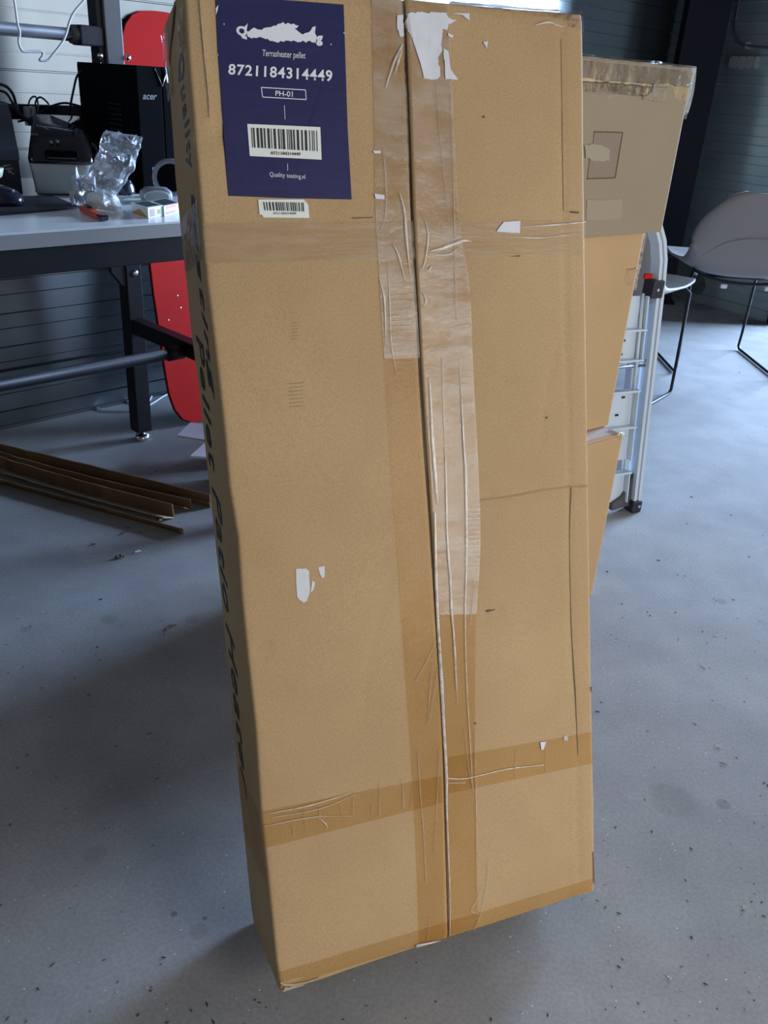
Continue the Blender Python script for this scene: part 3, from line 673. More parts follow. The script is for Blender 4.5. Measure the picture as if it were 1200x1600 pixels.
# lettering down the left side
def side_text(s, y_top, y_bot, off_bot, off_top, name, material, bold=0, shear=.35, space=1.1):
    """letters read downwards; off_* = distance of baseline and letter tops as a share of the side depth (0 = back, 1 = front)"""
    bm = text_mesh(s, 1, bold, shear, space=space); xs = [v.co.x for v in bm.verts]; ys = [v.co.y for v in bm.verts]
    x0, x1, yb, yt = min(xs), max(xs), min(ys), max(ys)
    bmesh.ops.subdivide_edges(bm, edges=[e for e in bm.edges if e.calc_length() > .25], cuts=2)
    for v in bm.verts:
        s_ = (v.co.x-x0)/(x1-x0); t = (v.co.y-yb)/(yt-yb)
        z = y_top+(y_bot-y_top)*s_; k = off_bot+(off_top-off_bot)*t
        yy = -k*(BD-.006); tt = (yy+BD-RND)/(BD-RND)
        v.co = Vector((side_x(z, max(0, min(1, tt)))-.0006, yy, z))
    return obj(name, bm, M[material], carton, 'raw', 'dark hand lettering running down the side')
zt = sp(285, 75)[1]; zq = sp(300, 262)[1]; ze = sp(335, 625)[1]
side_text('Quality', zt, zq, .56, .88, 'side_lettering', 'ink_blue', .02, .1, 1.2)
side_text('testing', sp(303, 300)[1], ze, .58, .86, 'side_lettering', 'ink_side', .01)
for wd_, ya, yb_ in (('Pellet', (318, 520), (340, 742)), ('Patio', (342, 768), (352, 952)), ('Heater', (355, 975), (382, 1238))):
    side_text(wd_, sp(*ya)[1], sp(*yb_)[1], .17, .52, 'side_lettering', 'ink_side', .008, .3, 1.1)
for px in ([(384, 1286), (387, 1318)], [(388, 1334), (390, 1350)], [(393, 1396), (396, 1424)]):
    ribbon(px, [.001, .0016], .0008, 'ink_mark', M['ink_side'], side='side')
def sideband(z0, z1, material, k0=.03, k1=.97, rough=.0015, name='tape', label=None):
    bm = B(); prev = None
    for j in range(13):
        z = z0+(z1-z0)*j/12; row = []
        for i in range(11):
            k = k0+(k1-k0)*i/10; yy = -k*(BD-.005); tt = (yy+BD-RND)/(BD-RND)
            row.append(bm.verts.new((side_x(z, max(0, min(1, tt)))-.001-rough*abs(noise.noise(Vector((i*.9, j*.8, z*9)))), yy, z)))
        if prev:
            for i in range(10): bm.faces.new((prev[i], prev[i+1], row[i+1], row[i]))
        prev = row
    return obj(name, bm, material, carton, False, label)
sideband(sp(283, 432)[1], sp(283, 345)[1], M['wrap'], .02, .97, .002, label='wrinkled shiny tape across the side')
sideband(sp(283, 120)[1], BL-.004, M['wrap'], .02, .30, .004, label='crumpled shiny film on the upper rear side edge')
sideband(sp(283, 85)[1], BL-.02, M['wrap'], .75, .99, .003, label='crumpled shiny film on the upper front side edge')
sideband(sp(395, 1330)[1], sp(395, 1245)[1], M['tape'], .02, .98, .0006, label='clear tape band low on the side')
bm = B(); prev = None
for k in range(13):
    z = BL-.002-.045*k/12; row = []
    for c in (.24+.42*k/12*0, .48-.2*k/12):
        kk = (.18+.5*(1-k/12)) + (c-.36)*.9*math.sin(math.pi*(k+.6)/13.5); yy = -kk*BD
        row.append(bm.verts.new((side_x(z, .4)-.0012, yy, z)))
    if prev: bm.faces.new((prev[0], prev[1], row[1], row[0]))
    prev = row
obj('fold_shade', bm, M['stain'], carton, False, 'flat dark sheet painted for the shade where the top flap folds over')  # dark sheet stands for shade in the fold; nothing is cut open

# ------------------------------------------------------------------ carton stack
def carton_box(name, P, yaw_, wdt, dep, hgt, material, label):
    """P = lower front right corner; the front runs to the left of it"""
    e = Vector((math.cos(yaw_), math.sin(yaw_), 0)); d = Vector((-e.y, e.x, 0))
    root = thing(name, (0, 0, 0), label, 'cardboard box', 'stacked shipping cartons', matrix=frame_m(P, e, d, UP))
    bm = B(); box(bm, -wdt, 0, 0, dep, 0, hgt, .004)
    body = obj('carton_body', bm, material, root, 'raw')
    for s in (0, 1):
        y0, y1 = (0.002, dep/2-.0012) if s == 0 else (dep/2+.0012, dep-.002)
        obj('top_flap', box(B(), -wdt+.002, -.002, y0, y1, hgt-.0005, hgt+.0028, .0008), material, root)
    return root, e, d
def sheet_on(root, pts, off, name, material, label=None, rag=0, e0=Vector((1, 0, 0)), e1=UP, en=Vector((0, -1, 0)), O=Vector((0, 0, 0))):
    out = []
    for (a, b), (c, d) in zip(pts, pts[1:]+pts[:1]):
        n = max(1, int(math.hypot(c-a, d-b)/.006)) if rag else 1
        for k in range(n): out.append((a+(c-a)*k/n+rag*(random.random()-.5), b+(d-b)*k/n+rag*(random.random()-.5)))
    return obj(name, prism(B(), out, e0, e1, en, O, off, off+.0006), material, root, 'raw', label)
sf = onz(925, 930); YA = math.radians(39)
H1 = .398
c1r, e1_, d1_ = carton_box('shipping_carton', sf, YA, .50, .42, H1, M['card3'], 'tan carton at the bottom of the stack behind the leaning carton')
# second carton: set back a little, its right side further left
P2 = onz(951, 665, H1+.0045); H2 = .40
c2r, e2_, d2_ = carton_box('shipping_carton', P2, YA-.02, .52, .36, H2, M['card3'], 'plain tan carton in the middle of the stack')
P3 = onz(1034, 363, H1+H2+.0085)
top3 = onpl(1078, 103, P3, Vector((P3.x, P3.y, 0)).normalized()); H3 = top3.z-P3.z-.004
# width so that the near corner meets the back of the leaning carton
e3 = Vector((math.cos(YA), math.sin(YA), 0)); zt3 = P3.z+H3
wmax = .5
for k in range(200):
    w3 = .3+k*.002; Q = P3-e3*w3; Q.z = zt3
    # the leaning carton ends below this height: test at its own top edge
    zz = min(zt3, BO.z+1.06); Q2 = Vector((Q.x, Q.y, zz)); dd_ = (Q2-BO).dot(D_)
    if dd_ < .004: break
c3r, e3_, d3_ = carton_box('shipping_carton', P3, YA, w3, .42, H3, M['card2'], 'pale brown carton with shiny clear tape along its top, topmost of the stack')
def on3(x, y):
    P = onpl(x, y, P3, d3_)-P3; return P.dot(e3_), P.z
sheet_on(c3r, [on3(905, 142), on3(1072, 157), (-.002, H3-.004), (-w3+.1, H3-.004)], .0006, 'tape', M['brown_tape'], 'brown tinted tape along the top of the front')
sheet_on(c3r, [on3(1020, 131), on3(1040, 132), on3(1050, 136), on3(1056, 158), on3(1040, 160), on3(1004, 155), on3(1003, 150), on3(1018, 145)], .0013, 'bare_patch', M['card2'], 'bare patch torn out of the tape', .003)
sheet_on(c3r, [on3(928, 206), on3(972, 207), on3(960, 278), on3(917, 279), on3(921, 246), on3(926, 225)], .0006, 'label_residue', mat('brown_residue', (.235, .172, .13), .7, nscale=80, ncol=(.27, .20, .15), stretch=(3, 1, .4)), 'brown rectangle where a label was')
for a, b in (((928, 206), (972, 207)), ((972, 207), (960, 278)), ((960, 278), (917, 279))):
    pa, pb = Vector(on3(*a)), Vector(on3(*b)); t = (pb-pa).normalized(); s = Vector((-t.y, t.x))*.0009
    sheet_on(c3r, [tuple(pa-s), tuple(pb-s), tuple(pb+s), tuple(pa+s)], .0014, 'residue_outline', M['stain'])
sheet_on(c3r, [on3(912, 226), on3(935, 225), on3(952, 234), on3(951, 251), on3(930, 251), on3(914, 246)], .0015, 'bare_patch', mat('bare_paper', (.34, .305, .225), .8), None, .003)
sheet_on(c3r, [on3(916, 313), on3(972, 311), on3(970, 342), on3(916, 344)], .0004, 'bare_patch', mat('pale_patch', (.335, .275, .20), .8), None, .002)
# clear wrap along the top edge
def wrap_strip(root, x0, x1, z, wid, name='edge_film', seed=0, n=46):
    bm = B(); prev = None
    for i in range(n+1):
        x = x0+(x1-x0)*i/n; row = []
        for k, (yy, dz) in enumerate(((-.001, -wid), (-.001, -wid*.5), (-.002, 0), (.004, .004), (.03, .004))):
            r = .0045*abs(noise.noise(Vector((i*.55+seed, k*1.1, seed)))); j = .006*noise.noise(Vector((i*.35+seed, k*2.1, 4)))
            row.append(bm.verts.new((x, yy-r, z+dz+(j if k < 2 else r))))
        if prev:
            for k in range(4): bm.faces.new((prev[k], prev[k+1], row[k+1], row[k]))
        prev = row
    return obj(name, bm, M['wrap'], root, False, 'shiny clear film folded over the edge')
wrap_strip(c3r, -w3+.02, .002, H3, .03)
wrap_strip(c3r, -w3+.1, -.07, H3-.035, .018, seed=5)
bm = B(); prev = None
for i in range(9):
    row = []
    for k in range(5):
        a = k/4; row.append(bm.verts.new((.004+.022*math.sin(math.pi*i/8)*math.sin(math.pi*(a*.8+.1))+.004*noise.noise(Vector((i, k, 1))), -.002+.05*a, H3-.085*i/8+.004)))
    if prev:
        for k in range(4): bm.faces.new((prev[k], prev[k+1], row[k+1], row[k]))
    prev = row
obj('loose_film', bm, M['wrap'], c3r, False, 'loose clear film standing off the right edge')
bm = B(); prev = None
for i in range(14):
    z = H2-.002-.11*i/13; row = [bm.verts.new((.0015+.004*abs(noise.noise(Vector((i*.8, k, 3)))), -.004+.03*k, z)) for k in range(3)]
    if prev:
        for k in range(2): bm.faces.new((prev[k], prev[k+1], row[k+1], row[k]))
    prev = row
obj('edge_film', bm, M['wrap'], c2r, False, 'shiny clear film on the upper right edge')
wrap_strip(c2r, -.035, -.002, H2-.07, .03, seed=9, n=10)
# printed pale tape on the top of the lower carton
sheet_on(c1r, [(-.36, .012), (-.006, .012), (-.006, .15), (-.36, .15)], .0030, 'tape', mat('pale_tape', (.55, .49, .50), .35, nscale=30, ncol=(.60, .53, .52), stretch=(1, 6, 1)), 'pale pinkish tape over the top flaps', 0, Vector((1, 0, 0)), Vector((0, 1, 0)), Vector((0, 0, 1)), Vector((0, 0, H1)))
wrap_strip(c1r, -.02, .002, H1+.002, .012, seed=3, n=8)

# ------------------------------------------------------------------ step ladder behind the stack
LF = onz(988, 797)
wa = math.radians(205); ew = Vector((math.cos(wa), math.sin(wa), 0)); ed = Vector((ew.y, -ew.x, 0))
if ed.y < 0: ed = -ed
lad = thing('step_ladder', (0, 0, 0), 'folded white step ladder standing behind the carton stack', 'ladder', matrix=frame_m(LF, ew, ed, UP))
LWD = .36; slope = math.tan(math.radians(7.5)); HT = .80
def lp(w, z, d=0): return Vector((w, z*slope+d, z))
def rail_profile(path, name, label=None, half=(.012, .017)):
    """channel section rail swept along path: two raised ribs with a groove between"""
    bm = B(); sec = [(-1, -1), (-.25, -1), (-.12, -.55), (.12, -.55), (.25, -1), (1, -1), (1, 1), (.7, 1), (.7, -.2), (-.7, -.2), (-.7, 1), (-1, 1)]
    n = len(path); prev = None; ax = Vector((0, 1, slope*-1)).normalized()   # depth axis of the frame
    for i, p_ in enumerate(path):
        t = (path[min(i+1, n-1)]-path[max(i-1, 0)]).normalized(); side_ = t.cross(ax).normalized()
        row = [bm.verts.new(p_+side_*a*half[0]+ax*b*half[1]) for a, b in sec]
        if prev:
            for k in range(len(sec)): bm.faces.new((prev[k], prev[(k+1) % len(sec)], row[(k+1) % len(sec)], row[k]))
        else: bm.faces.new(row)
        prev = row
    bm.faces.new(prev[::-1]); return obj(name, bm, M['metalw'], lad, 'raw', label)
path = [lp(0, .03), lp(0, .12), lp(0, .3), lp(0, .5), lp(0, .62), lp(.002, .67), lp(.012, .715), lp(.032, .755), lp(.065, .783), lp(.11, .797), lp(LWD/2, .80),
        lp(LWD-.11, .797), lp(LWD-.065, .783), lp(LWD-.032, .755), lp(LWD-.012, .715), lp(LWD-.002, .67), lp(LWD, .62), lp(LWD, .3), lp(LWD, .03)]
rail_profile(path, 'front_frame')
# rear frame, thinner, inside
rp = [lp(.03, .05, .03), lp(.03, .3, .03), lp(.03, .55, .03)]
rail_profile(rp, 'rear_leg', None, (.009, .012)); rail_profile([Vector((LWD-p_.x, p_.y, p_.z)) for p_ in rp], 'rear_leg', None, (.009, .012))
m0 = Matrix.Rotation(-math.atan(slope), 4, 'X')
def plate(z0, z1, lips, slots, y=0.0):
    bm = B(); m_ = Matrix.Translation(lp(0, z0, y)) @ m0; h = z1-z0
    box(bm, .035, LWD-.035, .006, .010, 0, h, .001, m_)
    for a in lips: box(bm, .030, LWD-.030, -.018, .009, a-z0-.003, a-z0+.003, .001, m_)
    box(bm, .030, .034, -.012, .010, 0, h, .001, m_); box(bm, LWD-.034, LWD-.030, -.012, .010, 0, h, .001, m_)
    tr = obj('tread', bm, M['metalw'], lad)
    for x, zz in slots:
        for xx in (x, LWD-x-.012): obj('slot', box(B(), xx, xx+.011, .0045, .0065, zz-z0, zz-z0+.006, 0, m_), M['dblack'], tr)
    return tr
plate(.15, .345, (.343, .245), ((.062, .322), (.078, .275), (.11, .262), (.085, .215), (.11, .21)))
plate(.42, .585, (.50, .422), ((.08, .47), (.085, .435)))
plate(.03, .12, (.118,), ((.08, .09),))
for z in (.405, .418):
    obj('cross_rod', tube(B(), [lp(.0, z, .0), lp(LWD, z, .0)], .0042), M['chrome'], lad, True)
for sx in (.042, LWD-.042): obj('link_rod', tube(B(), [lp(sx, .335, -.004), lp(sx, .59, .0)], .004), M['metalw'], lad, True)
for sx in (.0, LWD):
    s = 1 if sx == 0 else -1
    br = obj('bracket', box(B(), sx-s*.004, sx+s*.03, -.022, .02, .58, .625, .003, Matrix.Translation((0, .6*slope, 0))), M['dblack'], lad)
    obj('rivet', lathe(B(), [(.004, -.001), (.004, .002)], 10, mtx=Matrix.Translation((sx+s*.015, .6*slope-.022, .602)) @ Matrix.Rotation(math.pi/2, 4, 'X')), M['chrome'], br)
    ft = B(); box(ft, sx-.015, sx+.017, -.018, .022, 0, .035, .004)
    f_ = obj('rubber_foot', ft, M['dblack'], lad)
    obj('rivet', lathe(B(), [(.0045, -.001), (.0045, .002)], 10, mtx=Matrix.Translation((sx-s*.004, -.0185, .02)) @ Matrix.Rotation(math.pi/2, 4, 'X')), M['chrome'], f_)
    g = [(0, .02), (.075, .01), (.075, .03), (.045, .045), (.025, .07), (.012, .11), (.0, .12)]
    obj('corner_bracket', prism(B(), [(sx+s*a, b) for a, b in g], Vector((1, 0, 0)), Vector((0, slope, 1)), Vector((0, 1, 0)), Vector((0, 0, 0)), -.004, .012), M['grey_steel'], lad)

obj('red_tag', box(B(), .028, .052, -.012, -.004, .628, .640, .001, Matrix.Translation((0, .63*slope, 0))), M['red'], lad)
# ------------------------------------------------------------------ shell chairs
def make_chair(name, loc, rz, label, sx=1.0):
    root = thing(name, loc, label, 'chair', 'shell chairs', rz)
    # shell: local +Y forward; profile along s from seat front to back top
    prof = [(.265, .425), (.25, .442), (.20, .448), (.10, .436), (.0, .424), (-.10, .408), (-.17, .408), (-.215, .452), (-.24, .52), (-.262, .61), (-.28, .67), (-.290, .72), (-.293, .74)]
    half = [.15, .20, .228, .238, .235, .236, .242, .25, .25, .235, .20, .15, .10]
    curl = [.0, .0, .002, .008, .022, .05, .085, .085, .065, .05, .04, .03, .02]
    bm = B(); rows = []; n = 14; P = spline([Vector((0, a, b)) for a, b in prof], 3); Hh = spline([Vector((h, c, 0)) for h, c in zip(half, curl)], 3)
    for p_, hc in zip(P, Hh):
        row = []
        back = max(0, min(1, (p_.z-.45)/.12))
        for i in range(n+1):
            t = -1+2*i/n; x = hc.x*math.sin(t*math.pi/2*.96)
            c = hc.y*abs(t)**2.4
            row.append(bm.verts.new((x, p_.y+c*back*1.15, p_.z+c*(1-back)*1.1)))
        rows.append(row)
    for a, b in zip(rows, rows[1:]):
        for i in range(n): bm.faces.new((a[i], a[i+1], b[i+1], b[i]))
    o = obj('shell', bm, M['shell'], root, True)
    sd = o.modifiers.new('s', 'SOLIDIFY'); sd.thickness = .009; sd.offset = 0
    # raised line moulded across the back
    bm = B(); ln = spline([Vector((-.20, -.222, .49)), Vector((-.12, -.250, .55)), Vector((0, -.262, .57)), Vector((.12, -.250, .55)), Vector((.20, -.222, .49))], 6)
    obj('shell_ridge', tube(bm, ln, .0022, 6), M['shell'], root, True)
    for s in (-1, 1):     # sled frame side: one bent rod each
        pts = [(s*.15, .17, .425), (s*.19, .195, .422), (s*.212, .215, .40), (s*.215, .228, .08), (s*.215, .232, .02), (s*.215, .215, .008), (s*.215, .10, .008), (s*.215, -.20, .008), (s*.215, -.228, .010), (s*.215, -.236, .03), (s*.212, -.225, .10), (s*.208, -.165, .39), (s*.203, -.15, .412), (s*.17, -.11, .392)]
        obj('leg_frame', tube(B(), pts, .0062, 8), M['black'], root, True)
    obj('seat_rail', tube(B(), spline([(-.205, -.15, .425), (-.185, -.185, .412), (-.11, -.212, .394), (0, -.222, .388), (.11, -.212, .394), (.185, -.185, .412), (.205, -.15, .425)], 5), .006, 8), M['black'], root, True)
    for y, z in ((.17, .425), (-.11, .392)): obj('cross_bar', tube(B(), [(-.16, y, z), (.16, y, z)], .006, 8), M['black'], root, True)
    for x in (-.09, .09): obj('frame_clip', box(B(), x-.013, x+.013, -.232, -.216, .366, .382, .003), M['board'], root)
    return root
def copy_tree(o, parent=None):
    c = o.copy(); COL.objects.link(c)
    if parent is not None: c.parent = parent
    for ch in list(o.children): copy_tree(ch, c)
    return c
a0 = onz(1053, 583); 
chA = make_chair('shell_chair', (a0.x+.215, a0.y+.228, 0), 0, 'grey shell chair with its back turned, standing nearest the sided wall on the right')
chB = copy_tree(chA); b0 = onz(1047, 616); rB = math.atan2(-.6, .8)
off = Matrix.Rotation(rB, 4, 'Z') @ Vector((.215, .232, 0))
chB.location = (b0.x-off.x, b0.y-off.y, 0); chB.rotation_euler = (0, 0, rB)
chB['label'] = 'shell chair mostly hidden behind the white ladder and the cartons'

# ------------------------------------------------------------------ workbench
leg0 = onz(222, 686); ZD = .762
DM = frame_m(leg0, U1, -N1, UP)       # local x along the wall, -y towards the room, origin at the rear right leg
desk = thing('workbench', (0, 0, 0), 'workbench with white top and black steel frame along the metal wall', 'desk', matrix=DM)
DF, DB, DLx, DRx = -.705, .05, -1.9, .06
def cut_box(bm, *a, **k): return box(bm, *a, **k)
obj('desktop', box(B(), DLx, DRx, DF, DB, ZD-.004, ZD, .0006), M['top'], desk)
obj('desktop_core', box(B(), DLx, DRx, DF+.0005, DB, ZD-.029, ZD-.004, .0006), M['edge'], desk)
fz0, fz1 = ZD-.029-.048, ZD-.029
obj('frame_rail', box(B(), DLx+.02, DRx-.01, DF+.004, DF+.044, fz0, fz1, .002), M['black'], desk)
obj('frame_rail', box(B(), DLx+.02, DRx-.01, -.02, .02, fz0, fz1, .002), M['black'], desk)
for x in (-.02, -1.75): obj('frame_rail', box(B(), x-.02, x+.02, DF+.044, -.02, fz0, fz1, .002), M['black'], desk)
def leg(x, y, z1, name='leg'):
    o = obj(name, box(B(), x-.024, x+.024, y-.024, y+.024, .03, z1, .003), M['black'], desk)
    f = obj('levelling_foot', lathe(B(), [(.021, 0), (.023, .003), (.023, .014), (.016, .018), (.008, .019), (.008, .04)], 20, mtx=Matrix.Translation((x, y, 0))), M['chrome'], o, True)
    return o
leg(0, 0, fz0); leg(0, DF+.03, fz0); leg(-1.75, 0, fz0); leg(-1.75, DF+.03, fz0)
for x in (0, -1.75):
    obj('crossbar', box(B(), x-.018, x+.018, DF+.05, -.024, .340, .382, .002), M['black'], desk)
obj('foot_rail', tube(B(), [(-1.75, -.285, .352), (-.06, -.285, .352)], .0155, 14), M['black'], desk, True)
obj('rail_socket', tube(B(), [(-.065, -.285, .352), (-.018, -.285, .352)], .019, 14), M['black'], desk, True)
# gusset plates beside the leg, with bolts
gz = .5
obj('gusset', prism(B(), [(-.075, fz0), (-.024, fz0), (-.024, gz-.02), (-.035, gz-.02), (-.065, gz+.02), (-.065, gz+.03)], Vector((1, 0, 0)), UP, Vector((0, 1, 0)), Vector((0, 0, 0)), -.02, .0), M['black'], desk)
def bolt(p_, ax, r=.009, parent=desk):
    q = Vector(ax).to_track_quat('Z', 'Y').to_matrix().to_4x4()
    return obj('bolt', lathe(B(), [(r*1.1, -.001), (r*1.1, .001), (r*.95, .003), (r*.7, .005), (r*.3, .006)], 14, mtx=Matrix.Translation(p_) @ q), M['chrome'], parent, True)
bolt((.004, -.024, .512), (0, -1, 0)); bolt((.024, -.16, .36), (1, 0, 0), .007)
# uprights behind the desktop with the cross tube and the screen beam
UX = -.005
obj('upright', box(B(), UX-.028, UX+.02, -.03, .022, ZD+.003, 1.75, .003), M['grey_steel'], desk)
obj('upright_side', box(B(), UX-.044, UX-.028, -.02, .022, ZD+.003, 1.75, .002), M['black'], desk)
obj('upright', box(B(), -1.77, -1.72, -.03, .022, ZD+.003, 1.75, .003), M['grey_steel'], desk)
obj('cross_tube', tube(B(), [(-1.72, -.005, 1.096), (-.085, -.005, 1.096)], .0125, 14), M['grey_steel'], desk, True)
obj('cross_tube', tube(B(), [(-1.72, .012, 1.092), (-.085, .012, 1.092)], .0125, 14), M['grey_steel'], desk, True)
cp = obj('clamp', box(B(), -.098, UX-.03, -.026, .024, 1.072, 1.117, .004), M['black'], desk)
obj('clamp_collar', tube(B(), [(-.112, -.002, 1.095), (-.085, -.002, 1.095)], .021, 14), M['grey_steel'], cp, True)
for z in (1.052, 1.03):
    for x in (-.052, .026): bolt((UX+x+.004, -.03, z), (0, -1, 0), .007)
obj('screen_beam', box(B(), -1.72, UX-.044, -.012, .012, .902, .936, .003), M['dgrey'] if False else M['black'], desk)
for x in (-.33, -.19, -.10): obj('beam_post', box(B(), x-.01, x+.01, -.010, .010, ZD, .903, .002), M['black'], desk)

# ------------------------------------------------------------------ red board leaning on the wall
Bb = onz(302, 663); sBn = (Bb-PW1).dot(N1)
topP = onpl(232, 18, PW1+N1*.012, N1)
Bfoot = Bb.copy(); hh = topP.z; back_ = sBn-.012
upv = (UP*hh-N1*back_).normalized(); nrmb = U1.cross(upv).normalized(); 
if nrmb.dot(N1) < 0: nrmb = -nrmb
def bp_(x, y):
    P = onpl(x, y, Bb, nrmb)-Bb; return P.dot(U1), P.dot(upv)
Lf = [bp_(*p_) for p_ in [(301, 661), (285, 655), (273, 640), (264, 615), (258, 580), (250, 525), (240, 460), (232, 392), (215, 270), (200, 150), (193, 100), (190, 60), (196, 38), (206, 24), (220, 18), (240, 18)]]
midx = (Lf[-1][0]+Lf[0][0])/2
top_v = max(v for u_, v in Lf); wid_b = .40
x_l = min(u_ for u_, v in Lf)
Rt = [(2*(x_l+wid_b/2)-u_, v) for u_, v in Lf[::-1]]
pts = [(u_, max(.0, v)) for u_, v in Lf+Rt]
clean = []
for q in pts:
    if not clean or math.hypot(q[0]-clean[-1][0], q[1]-clean[-1][1]) > .004: clean.append(q)
brd = thing('red_board', Bb, 'long glossy red board with rounded ends leaning against the metal wall', 'board')
bm = prism(B(), clean, U1, upv, nrmb, Vector((0, 0, .001)), -.004, .004); obj('deck', bm, M['red'], brd, 'raw')
bm = prism(B(), [((u_-x_l-wid_b/2)*1.012+x_l+wid_b/2, max(0, (v-top_v/2)*1.003+top_v/2)) for u_, v in clean], U1, upv, nrmb, Vector((0, 0, .001)), -.0065, -.0042); obj('base_layer', bm, M['dblack'], brd, 'raw')
for (x, y) in ((276, 462), (281, 481), (262, 500)):
    a, b = bp_(x, y); obj('insert_screw', lathe(B(), [(.003, 0), (.003, .001), (.001, .0015)], 10, mtx=frame_m(U1*a+upv*b+nrmb*.004, U1, upv, nrmb)), M['chrome'], brd)

# white boards lying raised on a dark foot
def slab(name, px, z, th, material, label, cat, group=None):
    P = [onz(*p_, z+th) for p_ in px]; c = sum(P, Vector())/len(P); o = thing(name, (c.x, c.y, z), label, cat, group)
    obj('board_body', prism(B(), [(q.x-c.x, q.y-c.y) for q in P], Vector((1, 0, 0)), Vector((0, 1, 0)), UP, Vector((0, 0, 0)), 0, th), material, o, 'raw'); return o
s1 = slab('shelf_board', [(277, 680), (297, 660), (372, 667), (352, 692)], .083, .006, M['board'], 'white flat shelf board lying farther back below the red board, edge left of the carton', 'board', 'white boards on the floor')
s2 = slab('shelf_board', [(297, 712), (322, 690), (398, 700), (374, 718)], .083, .006, M['board'], 'white flat shelf board lying nearer the camera, left edge peeking past the carton', 'board', 'white boards on the floor')
for s_, nm, lb in ((s1, 'support_block', 'dark block under the farther white shelf board'), (s2, 'support_block', 'dark block under the nearer white shelf board')):
    c = s_.location+Vector((.07, .0, 0)); t = thing(nm, (c.x, c.y, 0), lb, 'block'); obj('block_body', box(B(), -.05, .05, -.03, .03, 0, .082, .004), M['dblack'], t)

# ------------------------------------------------------------------ cardboard edge protectors on the floor
def angle_strip(name, A, Bq, h, w, th, material, linerm, label, curve=0):
    """L profile: one leaf lies on the floor towards the camera, the other stands at its rear"""
    root = thing(name, A, label, 'edge protector', 'cardboard edge protectors on the floor')
    d = (Bq-A); Ln = d.length; e = d.normalized(); nn = Vector((e.y, -e.x, 0))
    if nn.y > 0: nn = -nn
    sw = 0
    def leaf(pr):
        bm = B(); prev = None
        for i in range(25):
            s = Ln*i/24; cc = nn*(curve*math.sin(math.pi*i/24)) + UP*(.0012*noise.noise(Vector((i*.5, 1, 2))))
            jag = .003*noise.noise(Vector((i*.9, 5, 1)))
            row = [bm.verts.new(e*s+cc+nn*(a+(jag if k in (1, 2) else 0))+UP*max(0.0005, b)) for k, (a, b) in enumerate(pr)]
            if prev:
                for k in range(len(pr)): bm.faces.new((prev[k], prev[(k+1) % len(pr)], row[(k+1) % len(pr)], row[k]))
            else: bm.faces.new(row)
            prev = row
        bm.faces.new(prev[::-1]); return bm
    obj('standing_leaf', leaf([(0, 0), (th, 0), (th+.004, h), (.004, h)]), material, root, 'raw')
    obj('floor_leaf', leaf([(th, 0.0006), (w, 0.0006+.018), (w, .018+th), (th, th)]), linerm, root, 'raw')
    return root
pA, pB = onz(-60, 712), onz(262, 806); angle_strip('edge_protector', pA, pB+(pB-pA)*.03, .042, .045, .004, M['carddark'], M['wood'], 'brown cardboard angle strip lying nearest the camera, ragged at its right end', .012)
pA, pB = onz(-60, 700), onz(300, 796); angle_strip('edge_protector', pA, pB, .032, .035, .004, M['carddark'], M['carddark'], 'middle dark brown cardboard angle strip of the three on the floor', .018)
pA, pB = onz(-60, 697), onz(329, 796); angle_strip('edge_protector', pA, pB+Vector((0, .012, 0)), .040, .012, .004, M['carddark'], M['carddark'], 'rearmost dark brown cardboard angle strip reaching behind the carton', -.004)
pA, pB = onz(120, 790), onz(291, 834)
angle_strip('edge_protector', onz(-60, 738)+Vector((0, 0, 0)), onz(288, 834), .016, .02, .004, M['carddark'], M['carddark'], 'low torn cardboard strip along the front of the angle strips', .0)

# ------------------------------------------------------------------ small things on the bench
def dz(x, y, up=0): return onz(x, y, ZD+up)
def desk_frame(x, y, ang=0):
    c = dz(x, y); m_ = DM.to_3x3().to_4x4(); return Matrix.Translation(c+UP*.0004) @ m_ @ Matrix.Rotation(ang, 4, 'Z')
# desktop PC
pm = desk_frame(225, 304)
pc = thing('desktop_computer', (0, 0, 0), 'black desktop computer tower standing on the right end of the workbench', 'computer', matrix=pm)
PH = .268; PD = .275
# height from the photograph
PT = onpl(209, 102, dz(225, 304), Vector((dz(225, 304).x, dz(225, 304).y, 0)).normalized()); PH = PT.z-ZD
obj('case', box(B(), 0, .165, .018, PD, 0, PH, .002), M['pcblack'], pc)
obj('front_bezel', box(B(), .0, .064, 0, .017, 0, PH, .002), M['pcblack'], pc)
obj('front_bezel', box(B(), .066, .165, 0, .017, 0, PH, .002), M['pcblack'], pc)
obj('bezel_frame', box(B(), -.0008, .0, .017, PD-.002, 0.004, PH-.006, 0), M['pcblack'], pc)
vn = B()
for i in range(9):
    for j in range(5): box(vn, -.0012, -.0006, .08+j*.012, .083+j*.012, .10+i*.011, .103+i*.011)
o = obj('vent', vn, M['grey_steel'], pc); o['kind'] = 'stuff'
bm = B(); tube(bm, [(.048, -.001, PH-.003), (.065, -.002, PH-.040), (.080, -.001, PH-.003)], .0013, 6); obj('chrome_trim', bm, M['gold'] if False else M['chrome'], pc, True)
def flat_text(s, size, O, ex_, ez_, material, parent, name='logo', bold=0, shear=0):
    bm = text_mesh(s, size, bold, shear, 'LEFT')
    nn = Vector(ex_).cross(Vector(ez_)) 
    for v in bm.verts: v.co = Vector(O)+Vector(ex_)*v.co.x+Vector(ez_)*v.co.y
    return obj(name, bm, material, parent, 'raw')
flat_text('acer', .020, (.012, -.0006, PH-.068), (1, 0, 0), (0, 0, 1), M['grey'], pc, bold=.0005, shear=.3)
flat_text('HDMI', .009, (.026, -.0006, .022), (1, 0, 0), (0, 0, 1), M['ink_white'], pc, bold=.0003)
obj('sticker', box(B(), .026, .044, -.0007, 0, .038, .060), M['bluesticker'], pc)
